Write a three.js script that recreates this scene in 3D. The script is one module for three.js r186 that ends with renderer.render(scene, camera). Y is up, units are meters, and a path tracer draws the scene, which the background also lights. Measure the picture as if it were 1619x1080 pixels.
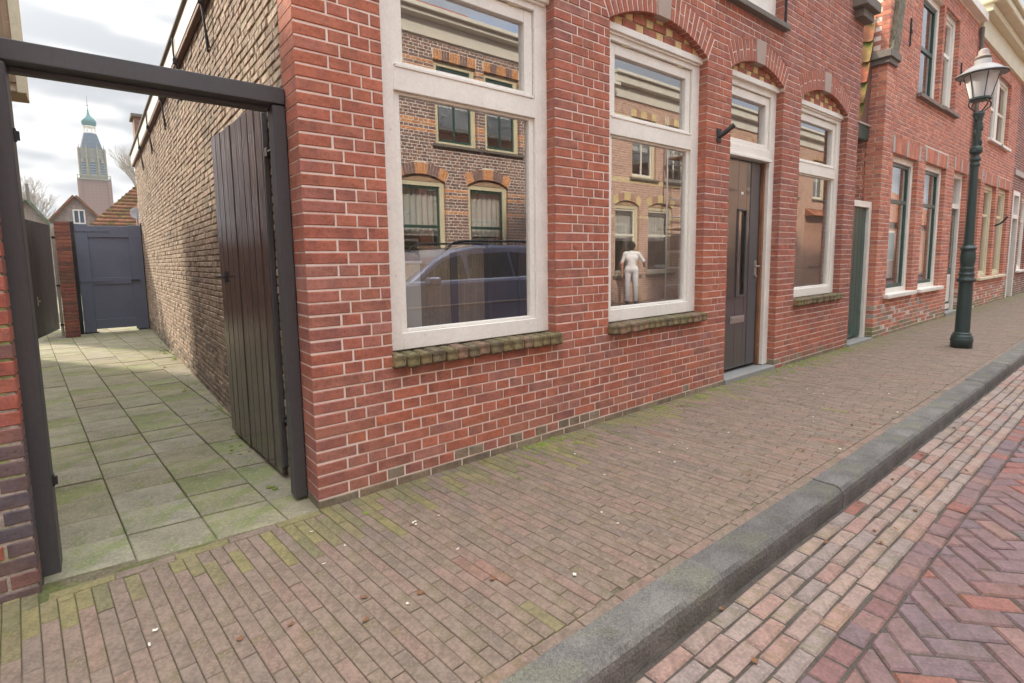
import * as THREE from 'three';
import { RoundedBoxGeometry } from 'three/addons/geometries/RoundedBoxGeometry.js';
import { mergeGeometries } from 'three/addons/utils/BufferGeometryUtils.js';
import { MarchingCubes } from 'three/addons/objects/MarchingCubes.js';

// ---------------------------------------------------------------- camera, sky, sun, exposure
const scene = new THREE.Scene();
const camera = new THREE.PerspectiveCamera(66.58, 1619 / 1080, 0.05, 3000);
camera.rotation.order = 'YXZ';
camera.position.set(-0.82, 1.265, 2.595);
camera.rotation.set(THREE.MathUtils.degToRad(-6.048), THREE.MathUtils.degToRad(-38.17), THREE.MathUtils.degToRad(-0.937));
camera.setViewOffset(1619, 1080, 13.7, 44.1, 1619, 1080);
camera.updateProjectionMatrix();
camera.updateMatrixWorld(true);

const renderer = new THREE.WebGLRenderer({ antialias: true });
renderer.toneMapping = THREE.LinearToneMapping;
renderer.toneMappingExposure = 2.2;
renderer.shadowMap.enabled = true;

const sunDir = new THREE.Vector3(-0.42, 0.52, -0.75).normalize();

// ---------------------------------------------------------------- seeded random and noise
function rng(seed) { let a = seed >>> 0; return () => { a = (a + 0x6D2B79F5) | 0; let t = Math.imul(a ^ (a >>> 15), 1 | a); t = (t + Math.imul(t ^ (t >>> 7), 61 | t)) ^ t; return ((t ^ (t >>> 14)) >>> 0) / 4294967296; }; }
function hash(x, y, s) { let h = Math.imul(x, 374761393) ^ Math.imul(y, 668265263) ^ Math.imul(s, 1274126177); h = Math.imul(h ^ (h >>> 13), 1274126177); return ((h ^ (h >>> 16)) >>> 0) / 4294967296; }
const sm = t => t * t * (3 - 2 * t);
function vnoise(x, y, s = 1, per = 0) {
  const xi = Math.floor(x), yi = Math.floor(y), fx = sm(x - xi), fy = sm(y - yi);
  const w = per ? (a => ((a % per) + per) % per) : (a => a);
  const a = hash(w(xi), w(yi), s), b = hash(w(xi + 1), w(yi), s), c = hash(w(xi), w(yi + 1), s), d = hash(w(xi + 1), w(yi + 1), s);
  return a + (b - a) * fx + (c - a) * fy + (a - b - c + d) * fx * fy;
}
function fbm(x, y, s = 1, oct = 4, per = 0) { let v = 0, a = 0.5, f = 1, n = 0; for (let i = 0; i < oct; i++) { v += a * vnoise(x * f, y * f, s + i * 17, per ? per * f : 0); n += a; a *= 0.5; f *= 2; } return v / n; }
const clamp = (v, a, b) => Math.min(b, Math.max(a, v));
const smooth = (a, b, v) => sm(clamp((v - a) / (b - a), 0, 1));
const lerp = (a, b, t) => a + (b - a) * t;

// ---------------------------------------------------------------- sky
{
  const W = 1024, H = 512, data = new Float32Array(W * H * 4);
  for (let j = 0; j < H; j++) for (let i = 0; i < W; i++) {
    const el = ((j + 0.5) / H - 0.5) * Math.PI, az = ((i + 0.5) / W - 0.5) * 2 * Math.PI;
    const y = Math.sin(el), x = Math.cos(el) * Math.cos(az), z = Math.cos(el) * Math.sin(az);
    const k = (j * W + i) * 4;
    const yy = Math.max(y, 0), px = x / (yy + 0.16), pz = z / (yy + 0.16);
    const n = fbm(px * 1.5 + 11, pz * 2.2 + 3, 5, 5), n2 = fbm(px * 3.6 + 2, pz * 7.5 + 9, 9, 5);
    const cloud = clamp(0.45 * n + 0.55 * n2, 0, 1);
    const lum = SKY_L() * (1 + 7.2 * Math.pow(yy, 3.0));  // brightens steeply toward the zenith, out of view, to light facade and street
    const grey = smooth(0.40, 0.54, cloud);                     // thicker, greyer patches
    const open = smooth(0.50, 0.40, cloud) * smooth(-0.15, 0.75, z); // gaps of pale blue, more of them over the street side
    let r = lum * lerp(1.10, 0.60, grey), g = lum * lerp(1.095, 0.62, grey), b = lum * lerp(1.08, 0.65, grey);
    const blue = clamp(open * 0.6 + 0.5 * smooth(-0.1, 0.8, z) * (1 - 0.6 * grey), 0, 1);
    r = lerp(r, lum * 0.60, blue); g = lerp(g, lum * 0.74, blue); b = lerp(b, lum * 1.02, blue);
    const cs = x * sunDir.x + y * sunDir.y + z * sunDir.z, glow = Math.exp((cs - 1) * 24) * 0.6;
    data[k] = r + glow; data[k + 1] = g + glow * 0.98; data[k + 2] = b + glow * 0.93; data[k + 3] = 1;
  }
  function SKY_L() { return 0.43; }
  const tex = new THREE.DataTexture(data, W, H, THREE.RGBAFormat, THREE.FloatType);
  tex.mapping = THREE.EquirectangularReflectionMapping; tex.magFilter = THREE.LinearFilter; tex.minFilter = THREE.LinearFilter;
  tex.wrapS = THREE.RepeatWrapping; tex.needsUpdate = true;
  scene.background = tex; scene.environment = tex;
}
const sun = new THREE.DirectionalLight(0xfff2e0, 3.0);
sun.position.copy(sunDir).multiplyScalar(60); sun.castShadow = true; sun.shadow.radius = 9;
sun.shadow.mapSize.set(2048, 2048);
Object.assign(sun.shadow.camera, { left: -30, right: 30, top: 30, bottom: -30, near: 1, far: 160 });
scene.add(sun, sun.target);

// ---------------------------------------------------------------- textures
function tex(size, metres, srgb, fn) {
  const d = new Uint8Array(size * size * 4);
  for (let j = 0; j < size; j++) for (let i = 0; i < size; i++) {
    const c = fn(i / size, j / size), k = (j * size + i) * 4;
    if (typeof c === 'number') d[k] = d[k + 1] = d[k + 2] = clamp(c, 0, 1) * 255; else { d[k] = clamp(c[0], 0, 1) * 255; d[k + 1] = clamp(c[1], 0, 1) * 255; d[k + 2] = clamp(c[2], 0, 1) * 255; }
    d[k + 3] = 255;
  }
  const t = new THREE.DataTexture(d, size, size); t.wrapS = t.wrapT = THREE.RepeatWrapping; t.magFilter = THREE.LinearFilter; t.minFilter = THREE.LinearMipmapLinearFilter; t.generateMipmaps = true;
  if (srgb) t.colorSpace = THREE.SRGBColorSpace;
  t.repeat.set(1 / metres, 1 / metres); t.needsUpdate = true; return t;
}
const F = (u, v, f, s, o = 4) => fbm(u * f, v * f, s, o, f);
// fired clay: clouded tone, darker burnt spots, pale lime traces
const tBrick = tex(512, 0.6, true, (u, v) => {
  const a = F(u, v, 10, 3, 5), b = F(u, v, 64, 7, 3), sp = F(u, v, 40, 21, 2), lm = F(u, v, 22, 31, 4);
  let k = 0.93 + (a - 0.5) * 0.34 + (b - 0.5) * 0.2; if (sp > 0.72) k -= (sp - 0.72) * 0.8;
  const l = smooth(0.64, 0.8, lm) * 0.25; const w = F(u, v, 14, 77, 3) - 0.5;
  return [k * (1 + w * 0.10) * (1 - l) + l * 0.9, k * (1 + w * 0.02) * (1 - l) + l * 0.88, k * (1 - w * 0.12) * (1 - l) + l * 0.86];
});
const tBrickB = tex(512, 0.6, false, (u, v) => 0.5 + (F(u, v, 26, 7, 4) - 0.5) * 0.9 - smooth(0.7, 0.8, F(u, v, 48, 4, 2)) * 0.25);
const tRough = tex(512, 0.6, true, (u, v) => {
  const a = F(u, v, 12, 13, 5), b = F(u, v, 48, 17, 3), c = F(u, v, 20, 19, 4); let k = 0.9 + (a - 0.5) * 0.45 + (b - 0.5) * 0.3;
  const g = smooth(0.55, 0.75, c) * 0.30; return [k * (1 - g * 0.5), k * (1 - g * 0.5), k * (1 - g * 0.45)];
});
const tRoughB = tex(512, 0.6, false, (u, v) => 0.5 + (F(u, v, 16, 23, 5) - 0.5) * 1.5);
const tPaver = tex(512, 0.7, true, (u, v) => {
  const a = F(u, v, 9, 41, 5), b = F(u, v, 80, 43, 2), g = smooth(0.5, 0.72, F(u, v, 7, 45, 5)); const k = 0.93 + (a - 0.5) * 0.3 + (b - 0.5) * 0.24; const sp = F(u, v, 90, 49, 2) > 0.72 ? 0.2 : 0;
  return [k * (1 - g * 0.07) + sp, k * (1 - g * 0.04) + sp, k * (1 - g * 0.13) + sp];
});
const tPaverB = tex(512, 0.7, false, (u, v) => 0.5 + (F(u, v, 40, 47, 4) - 0.5) * 1.0);
const tTile = tex(512, 0.9, true, (u, v) => {
  const a = F(u, v, 6, 51, 5), b = F(u, v, 110, 53, 2), g = smooth(0.46, 0.68, F(u, v, 5, 55, 5)), w = smooth(0.70, 0.78, F(u, v, 60, 57, 3)), dk = smooth(0.74, 0.8, F(u, v, 44, 59, 2));
  const k = 0.92 + (a - 0.5) * 0.26 + (b - 0.5) * 0.2; const q = 1 - dk * 0.0;
  return [(k * (1 - g * 0.10) + w * 0.12) * q, (k * (1 - g * 0.03) + w * 0.12) * q, (k * (1 - g * 0.20) + w * 0.1) * q];
});
const tKerb = tex(512, 0.8, true, (u, v) => {
  const a = F(u, v, 8, 61, 5), b = F(u, v, 128, 63, 2), g = smooth(0.5, 0.8, F(u, v, 6, 65, 5)); const hs = hash(Math.floor(u * 256), Math.floor(v * 256), 3); const k = 0.84 + (a - 0.5) * 0.3 + (b - 0.5) * 0.2 + (hs - 0.5) * 0.22; const w = hs > 0.985 ? 0.25 : 0;
  return [k * (1 - g * 0.02) + w, k + w, k * (1 - g * 0.08) + w];
});
const tKerbB = tex(512, 0.8, false, (u, v) => 0.5 + (F(u, v, 90, 63, 3) - 0.5) * 1.2);
const tSand = tex(512, 1.2, true, (u, v) => {       // what fills the joints: sand, dirt, some moss
  const a = F(u, v, 12, 71, 4), b = F(u, v, 128, 73, 2), g = smooth(0.45, 0.62, F(u, v, 9, 75, 4)); const k = 0.84 + (a - 0.5) * 0.3 + (b - 0.5) * 0.3;
  return [k * lerp(1, 0.82, g), k * lerp(0.97, 0.9, g), k * lerp(0.92, 0.62, g)];
});
const tPaint = tex(256, 0.8, true, (u, v) => { const a = F(u, v, 5, 81, 5), b = F(u, v, 64, 83, 3); const k = 0.965 + (a - 0.5) * 0.10 + (b - 0.5) * 0.07 - smooth(0.8, 0.88, F(u, v, 30, 85, 3)) * 0.08; return [k, k * 0.995, k * 0.985]; });
const tPaintB = tex(256, 0.8, false, (u, v) => 0.5 + (F(u, v, 20, 87, 4) - 0.5) * 0.8);
const tWood = tex(512, 1.0, true, (u, v) => { const g = fbm(u * 90, v * 5, 91, 4, 0), a = F(u, v, 6, 93, 4), w = smooth(0.70, 0.8, F(u, v, 50, 95, 3)); const k = 0.88 + (g - 0.5) * 0.34 + (a - 0.5) * 0.25; return [k + w * 0.4, k + w * 0.38, k + w * 0.36]; });
const tWoodB = tex(512, 1.0, false, (u, v) => 0.5 + (fbm(u * 90, v * 5, 91, 4, 0) - 0.5) * 0.9);
const tRoof = tex(256, 0.8, true, (u, v) => { const a = F(u, v, 6, 101, 5), g = smooth(0.5, 0.66, F(u, v, 5, 103, 5)); const k = 0.8 + (a - 0.5) * 0.5; return [k * lerp(1, 0.72, g), k * lerp(1, 0.92, g), k * lerp(1, 0.6, g)]; });

const col = h => new THREE.Color(h);
function mat(color, o = {}) {
  const m = new THREE.MeshStandardMaterial({ color: typeof color === 'object' && Array.isArray(color) ? new THREE.Color().setRGB(...color) : color, roughness: 0.8, metalness: 0, ...o });
  return m;
}
const brickLook = { map: tBrick, bumpMap: tBrickB, bumpScale: 0.0022, roughness: 0.88 };
const roughLook = { map: tRough, bumpMap: tRoughB, bumpScale: 0.005, roughness: 0.95 };
const paverLook = { map: tPaver, bumpMap: tPaverB, bumpScale: 0.0015, roughness: 0.82 };
const tileLook = { map: tTile, bumpMap: tPaverB, bumpScale: 0.0015, roughness: 0.9 };
const M = {
  mortar: mat('#cdbcaa', { map: tSand, roughness: 0.95 }),
  mortarPale: mat('#e6d4c6', { map: tPaint, bumpMap: tPaintB, bumpScale: 0.002, roughness: 0.95 }),
  mortarDark: mat('#a08f74', { map: tSand, roughness: 1 }),
  joint: mat('#7d7460', { map: tSand, roughness: 1 }),
  white: mat('#ebe7dc', { map: tPaint, bumpMap: tPaintB, bumpScale: 0.0006, roughness: 0.42 }),
  cream: mat('#d8d0b2', { map: tPaint, roughness: 0.5 }),
  anthracite: mat('#4b4a4b', { map: tPaint, bumpMap: tWoodB, bumpScale: 0.0012, roughness: 0.5 }),
  gateBrown: mat('#43393a', { map: tWood, bumpMap: tWoodB, bumpScale: 0.0012, roughness: 0.3 }),
  gateBlue: mat('#676d7e', { map: tPaint, bumpMap: tPaintB, bumpScale: 0.0006, roughness: 0.55 }),
  black: mat('#232326', { roughness: 0.6 }),
  iron: mat('#3a3937', { roughness: 0.6, metalness: 0.4 }),
  steel: mat('#b9b7b2', { roughness: 0.3, metalness: 0.9 }),
  doorDark: new THREE.MeshPhysicalMaterial({ color: '#222223', map: tPaint, roughness: 0.3, clearcoat: 1, clearcoatRoughness: 0.04, ior: 1.8 }),
  doorStile: mat('#4f5053', { map: tPaint, roughness: 0.35 }),
  rawWood: mat('#9a6a48', { map: tWood, roughness: 0.7 }),
  green: mat('#2f4f47', { map: tPaint, roughness: 0.35 }),
  lampGreen: mat('#33433f', { map: tPaint, bumpMap: tPaintB, bumpScale: 0.002, roughness: 0.42 }),
  stone: mat('#b3aaa0', { map: tPaint, bumpMap: tPaverB, bumpScale: 0.002, roughness: 0.85 }),
  stoneDark: mat('#756e65', { map: tPaint, bumpMap: tPaverB, bumpScale: 0.002, roughness: 0.9 }),
  blueStone: mat('#8b8983', { map: tPaint, roughness: 0.75 }),
  plaster: mat('#cfc6b6', { map: tPaint, roughness: 0.95 }),
  floorWood: mat('#8a6a4c', { map: tWood, roughness: 0.5 }),
  slate: mat('#495a72', { map: tRoof, roughness: 0.6 }),
  copper: mat('#336a64', { roughness: 0.6 }),
  glass: new THREE.MeshPhysicalMaterial({ color: 0xffffff, transmission: 1, roughness: 0, thickness: 0, ior: 4.0 }),
  glassSmoke: new THREE.MeshPhysicalMaterial({ color: 0xdfe4e6, transmission: 1, roughness: 0.02, thickness: 0, ior: 1.7 }),
  milk: new THREE.MeshPhysicalMaterial({ color: 0xf2f3f3, transmission: 0.45, roughness: 0.9, thickness: 0, ior: 1.5 }),
};

// ---------------------------------------------------------------- helpers
function metricUV(g) {
  const p = g.attributes.position, n = g.attributes.normal, uv = new Float32Array(p.count * 2);
  for (let i = 0; i < p.count; i++) {
    const ax = Math.abs(n.getX(i)), ay = Math.abs(n.getY(i)), az = Math.abs(n.getZ(i)), x = p.getX(i), y = p.getY(i), z = p.getZ(i);
    if (ax >= ay && ax >= az) { uv[2 * i] = z; uv[2 * i + 1] = y; } else if (ay >= az) { uv[2 * i] = x; uv[2 * i + 1] = z; } else { uv[2 * i] = x; uv[2 * i + 1] = y; }
  }
  g.setAttribute('uv', new THREE.BufferAttribute(uv, 2)); return g;
}
function plain(g) { const q = g.index ? g.toNonIndexed() : g; for (const k of Object.keys(q.attributes)) if (!['position', 'normal', 'uv'].includes(k)) q.deleteAttribute(k); q.morphAttributes = {}; return q; }
function B(x0, x1, y0, y1, z0, z1, r = 0.004) {
  const w = Math.abs(x1 - x0), h = Math.abs(y1 - y0), d = Math.abs(z1 - z0), rr = Math.min(r, w / 2.5, h / 2.5, d / 2.5);
  const g = plain(rr > 0.0005 ? new RoundedBoxGeometry(w, h, d, 1, rr) : new THREE.BoxGeometry(w, h, d));
  g.translate((x0 + x1) / 2, (y0 + y1) / 2, (z0 + z1) / 2); return metricUV(g);
}
const merge = a => mergeGeometries(a.map(plain));
function tube(pts, r, seg = 24, rad = 8, closed = false) { return metricUV(plain(new THREE.TubeGeometry(new THREE.CatmullRomCurve3(pts.map(p => new THREE.Vector3(...p)), closed), seg, r, rad, closed))); }
function cyl(r0, r1, h, x, y, z, seg = 20) { const g = plain(new THREE.CylinderGeometry(r1, r0, h, seg)); g.translate(x, y + h / 2, z); return g; }
function lathe(pts, seg = 32) { return plain(new THREE.LatheGeometry(pts.map(p => new THREE.Vector2(...p)), seg)); }
function extr(poly, depth, holes = [], bevel = 0) {
  const s = new THREE.Shape(poly.map(p => new THREE.Vector2(...p)));
  for (const h of holes) s.holes.push(new THREE.Path(h.map(p => new THREE.Vector2(...p))));
  return metricUV(plain(new THREE.ExtrudeGeometry(s, { depth, bevelEnabled: bevel > 0, bevelSize: bevel, bevelThickness: bevel, bevelSegments: 2, steps: 1 })));
}
function mesh(name, geo, m, parent) { const o = new THREE.Mesh(geo, m); o.name = name; o.castShadow = o.receiveShadow = true; parent.add(o); return o; }
const taken = {};
function numbered(n) { const k = taken[n] = (taken[n] ?? -1) + 1; return k ? `${n}_${String(k).padStart(3, '0')}` : n; }
function thing(name, label, category, pos = [0, 0, 0], turn = 0, group) {
  const o = new THREE.Group(); o.name = numbered(name); o.position.set(...pos); o.rotation.y = turn; o.userData = { label, category }; if (group) o.userData.group = group; scene.add(o); o.updateMatrixWorld(true); return o;
}
function struct(name, pos = [0, 0, 0]) { const o = new THREE.Group(); o.name = numbered(name); o.position.set(...pos); o.userData = { kind: 'structure' }; scene.add(o); o.updateMatrixWorld(true); return o; }
function structMesh(name, geo, m) { const o = mesh(numbered(name), geo, m, scene); o.userData = { kind: 'structure' }; return o; }
function sub(name, parent) { const o = new THREE.Group(); o.name = name; parent.add(o); return o; }

// a flat piece (brick, paver, tile): outline in the plane, chamfered towards +z, open at the back
function prismArrays(poly, depth, bevel, uo, vo, warp, R) {
  const n = poly.length, P = [], N = [], U = [];
  const inner = [];
  for (let i = 0; i < n; i++) {
    const a = poly[(i + n - 1) % n], b = poly[i], c = poly[(i + 1) % n];
    const e1 = [b[0] - a[0], b[1] - a[1]], e2 = [c[0] - b[0], c[1] - b[1]], l1 = Math.hypot(...e1) || 1, l2 = Math.hypot(...e2) || 1;
    const n1 = [-e1[1] / l1, e1[0] / l1], n2 = [-e2[1] / l2, e2[0] / l2]; const k = bevel / Math.max(0.35, 1 + n1[0] * n2[0] + n1[1] * n2[1]);
    inner.push([b[0] + (n1[0] + n2[0]) * k, b[1] + (n1[1] + n2[1]) * k, warp ? (R() - 0.5) * warp : 0]);
  }
  const tri = (a, b, c, side) => {
    const ux = b[0] - a[0], uy = b[1] - a[1], uz = b[2] - a[2], vx = c[0] - a[0], vy = c[1] - a[1], vz = c[2] - a[2];
    let nx = uy * vz - uz * vy, ny = uz * vx - ux * vz, nz = ux * vy - uy * vx; const l = Math.hypot(nx, ny, nz) || 1; nx /= l; ny /= l; nz /= l;
    for (const p of [a, b, c]) { P.push(p[0], p[1], p[2]); N.push(nx, ny, nz); if (side && Math.abs(nx) > Math.abs(ny)) U.push(p[2] + uo, p[1] + vo); else if (side) U.push(p[0] + uo, p[2] + vo); else U.push(p[0] + uo, p[1] + vo); }
  };
  for (let i = 1; i < n - 1; i++) tri(inner[0], inner[i], inner[i + 1]);
  for (let i = 0; i < n; i++) {
    const j = (i + 1) % n, o1 = [poly[i][0], poly[i][1], -bevel], o2 = [poly[j][0], poly[j][1], -bevel], b1 = [poly[i][0], poly[i][1], -depth], b2 = [poly[j][0], poly[j][1], -depth];
    tri(o1, o2, inner[j]); tri(o1, inner[j], inner[i]); tri(b1, b2, o2, true); tri(b1, o2, o1, true);
  }
  return { P: new Float32Array(P), N: new Float32Array(N), U: new Float32Array(U) };
}
const geoCache = new Map();
class Pieces {
  constructor(o) { this.o = { depth: 0.03, bevel: 0.003, variants: 6, warp: 0, ...o }; this.list = []; this.R = rng(o.seed || 1); }
  add(poly, tone = 0, q = {}) { let x = 0, y = 0; for (const p of poly) { x += p[0]; y += p[1]; } x /= poly.length; y /= poly.length; this.list.push({ poly, x, y, tone, ...q }); }
  rect(x0, x1, y0, y1, tone, q) { this.add([[x0, y0], [x1, y0], [x1, y1], [x0, y1]], tone, q); }
  build(parent, { name = 'brick', stuff = 'brickwork', most = 300, hidden = null } = {}) {
    const { look, tones, depth, bevel, variants, warp } = this.o, R = this.R;
    parent.updateWorldMatrix(true, false); const W = parent.matrixWorld, vp = new THREE.Matrix4().multiplyMatrices(camera.projectionMatrix, camera.matrixWorldInverse), v = new THREE.Vector3();
    const nrm = new THREE.Vector3();
    for (const b of this.list) {
      b.area = 0; if (!most) continue;
      v.set(b.x, b.y, 0).applyMatrix4(W); if (hidden && hidden(v)) continue;
      nrm.set(0, 0, 1).transformDirection(W); if (nrm.dot(v.clone().sub(camera.position)) > 0) continue;
      const w = v.clone().applyMatrix4(camera.matrixWorldInverse); if (w.z > -0.3) continue;
      v.applyMatrix4(vp); if (Math.abs(v.x) > 1 || Math.abs(v.y) > 1) continue;
      let A = 0; const s = b.poly.map(p => new THREE.Vector3(p[0], p[1], 0).applyMatrix4(W).applyMatrix4(vp));
      for (let i = 0; i < s.length; i++) { const j = (i + 1) % s.length; A += s[i].x * s[j].y - s[j].x * s[i].y; } b.area = Math.abs(A);
    }
    const rank = this.list.filter(b => b.area > 0).sort((a, b) => b.area - a.area).slice(0, most); rank.forEach(b => b.own = true);
    const mats = tones.map(t => { const c = new THREE.Color(t); return new THREE.MeshStandardMaterial({ ...look, color: c }); }), cols = tones.map(t => new THREE.Color(t));
    const P = [], N = [], U = [], C = []; const m = new THREE.Matrix4(), e = new THREE.Euler(), qn = new THREE.Quaternion(), one = new THREE.Vector3(1, 1, 1), pos = new THREE.Vector3(), nm = new THREE.Matrix3();
    for (const b of this.list) {
      const vr = Math.floor(R() * variants), d = b.depth ?? depth, bv = b.bevel ?? bevel, key = [d, bv, vr, warp, ...b.poly.flatMap(p => [Math.round((p[0] - b.x) * 400), Math.round((p[1] - b.y) * 400)])].join();
      let a = geoCache.get(key);
      if (!a) { const r = rng(vr * 77 + 5); a = prismArrays(b.poly.map(p => [p[0] - b.x, p[1] - b.y]), d, bv, r() * 3, r() * 3, warp, r); geoCache.set(key, a); }
      pos.set(b.x, b.y, b.n || 0); e.set(b.tx || 0, b.ty || 0, b.tz || 0); qn.setFromEuler(e);
      if (b.own) {
        if (!a.geo) { a.geo = new THREE.BufferGeometry(); a.geo.setAttribute('position', new THREE.BufferAttribute(a.P, 3)); a.geo.setAttribute('normal', new THREE.BufferAttribute(a.N, 3)); a.geo.setAttribute('uv', new THREE.BufferAttribute(a.U, 2)); }
        const o = mesh(b.name || name, a.geo, mats[b.tone], parent); o.position.copy(pos); o.quaternion.copy(qn);
      } else {
        m.compose(pos, qn, one); nm.getNormalMatrix(m); const uo = R() * 5, vo = R() * 5, c = cols[b.tone];
        for (let i = 0; i < a.P.length; i += 3) {
          v.set(a.P[i], a.P[i + 1], a.P[i + 2]).applyMatrix4(m); P.push(v.x, v.y, v.z); v.set(a.N[i], a.N[i + 1], a.N[i + 2]).applyMatrix3(nm).normalize(); N.push(v.x, v.y, v.z); C.push(c.r, c.g, c.b);
        }
        for (let i = 0; i < a.U.length; i += 2) U.push(a.U[i] + uo, a.U[i + 1] + vo);
      }
    }
    if (P.length) {
      const g = new THREE.BufferGeometry(); g.setAttribute('position', new THREE.Float32BufferAttribute(P, 3)); g.setAttribute('normal', new THREE.Float32BufferAttribute(N, 3)); g.setAttribute('uv', new THREE.Float32BufferAttribute(U, 2)); g.setAttribute('color', new THREE.Float32BufferAttribute(C, 3));
      const o = mesh(stuff, g, new THREE.MeshStandardMaterial({ ...look, color: 0xffffff, vertexColors: true }), parent); o.userData.kind = 'stuff';
    }
  }
}

// openings: {x0,x1,y0,y1, arch:rise, ring} ; y1 is the spring line of the arch
function arcOf(o) { const w = (o.x1 - o.x0) / 2, r = o.arch, Rr = (w * w + r * r) / (2 * r), cx = (o.x0 + o.x1) / 2, cy = o.y1 + r - Rr, th = Math.asin(w / Rr); return { w, R: Rr, cx, cy, th, t: o.ring ?? 0.215 }; }
function blocked(o, y) {                                // half-open span taken out of the brickwork at height y, or null
  if (y < o.y0) return null;
  if (y <= o.y1) return [o.x0, o.x1];
  if (!o.arch) { if (o.lintel && y <= o.y1 + o.lintel) { const s = (y - o.y1) * (o.splay ?? 0.2); return [o.x0 - (o.lap ?? 0.05) - s, o.x1 + (o.lap ?? 0.05) + s]; } return null; }
  const a = arcOf(o), ro = a.R + a.t, yc = a.cy + ro * Math.cos(a.th);
  let h; if (y < yc) h = a.w + (y - o.y1) * Math.tan(a.th); else { const q = ro * ro - (y - a.cy) ** 2; if (q <= 0) return null; h = Math.sqrt(q); }
  return [a.cx - h, a.cx + h];
}
const COURSE = 0.0633;
function layBricks(pc, { x0, x1, y0, y1, openings = [], tone, joint = 0.0085, top = null, jit = 0, deepL = false, revealDepth = 0.1, course = COURSE, bond = 'cross', cornerDepth = null, depth = 0.03 }) {
  const R = pc.R, rows = Math.ceil((y1 - y0) / course - 0.01);
  for (let r = 0; r < rows; r++) {
    const yb = y0 + r * course + joint / 2, yt = Math.min(y0 + (r + 1) * course, y1) - joint / 2; if (yt - yb < 0.015) continue; const ym = (yb + yt) / 2;
    let spans = [{ lb: x0, lt: x0, rb: x1, rt: x1, ol: 'edge', or: 'edge' }];
    if (top) { const tb = top(yb), tt = top(yt); if (!tt) continue; spans = [{ lb: tb[0], lt: tt[0], rb: tb[1], rt: tt[1], ol: 'edge', or: 'edge' }]; }
    for (const o of openings) {
      const q = blocked(o, ym); if (!q) continue;
      const cl = y => blocked(o, clamp(y, o.y0, 1e9)) || q; let qb = cl(yb), qt = cl(yt); if (ym <= o.y1) { qb = q; qt = q; }
      const g = ym > o.y1 ? joint * 1.0 : 0, next = [];
      for (const s of spans) {
        const sl = Math.min(s.lb, s.lt), sr = Math.max(s.rb, s.rt);
        if (q[1] <= sl || q[0] >= sr) { next.push(s); continue; }
        if (q[0] > sl + 0.02) next.push({ ...s, rb: qb[0] - g, rt: qt[0] - g, or: ym > o.y1 ? 'arch' : 'jamb' });
        if (q[1] < sr - 0.02) next.push({ ...s, lb: qb[1] + g, lt: qt[1] + g, ol: ym > o.y1 ? 'arch' : 'jamb' });
      }
      spans = next;
    }
    for (const s of spans) {
      const L = (s.lb + s.lt) / 2, Rr = (s.rb + s.rt) / 2; if (Rr - L < 0.02) continue;
      const cuts = []; let x = L; const stretch = bond === 'cross' ? r % 2 === 0 : bond === 'stretch';
      if (bond === 'wild') { x += 0.05 + R() * 0.12; while (x < Rr - 0.04) { cuts.push(x); x += R() < 0.35 ? 0.085 : 0.168; } }
      else {
        const onGrid = s.ol !== 'jamb' && s.ol !== 'edge'; if (onGrid) x = x0 + Math.floor((L - x0) / 0.22) * 0.22;
        if (stretch) x += bond === 'cross' && r % 4 === 2 ? 0.33 : (r % 2 && bond === 'stretch' ? 0.11 : 0.22); else x += 0.165;
        const step = stretch ? 0.22 : 0.11; while (x < Rr - 0.045) { if (x > L + 0.045) cuts.push(x + (R() - 0.5) * 0.006); x += step; }
      }
      const all = [L, ...cuts, Rr];
      for (let i = 0; i < all.length - 1; i++) {
        const first = i === 0, last = i === all.length - 2, h = joint / 2;
        const lb = first ? s.lb : all[i] + h, lt = first ? s.lt : all[i] + h, rb = last ? s.rb : all[i + 1] - h, rt = last ? s.rt : all[i + 1] - h;
        const j = () => (R() - 0.5) * 0.0022; const xm = (lb + rb) / 2;
        const q = { n: (R() - 0.5) * 0.003 + (R() - 0.5) * jit, tx: (R() - 0.5) * (0.012 + jit * 3), ty: (R() - 0.5) * (0.008 + jit * 2), depth };
        if ((first && s.ol === 'jamb') || (last && s.or === 'jamb')) q.depth = revealDepth;
        if (first && s.ol === 'edge' && cornerDepth) { q.depth = cornerDepth[r % 2]; q.bevel = 0.005; q.n = (R() - 0.5) * 0.002; q.tx = q.ty = 0; }
        pc.add([[lb, yb + j()], [rb, yb + j()], [rt, yt + j()], [lt, yt + j()]], tone(xm, ym, R), q);
      }
    }
  }
}
function holeOf(o, e = 0.006) {
  if (!o.arch) return [[o.x0 - e, o.y0 - e], [o.x0 - e, o.y1 + e], [o.x1 + e, o.y1 + e], [o.x1 + e, o.y0 - e]];
  const a = arcOf(o), p = [[o.x0 - e, o.y0 - e], [o.x0 - e, o.y1]]; for (let i = 0; i <= 14; i++) { const t = -a.th + 2 * a.th * i / 14; p.push([a.cx + Math.sin(t) * (a.R + e), a.cy + Math.cos(t) * (a.R + e)]); } p.push([o.x1 + e, o.y1], [o.x1 + e, o.y0 - e]); return p;
}

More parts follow.
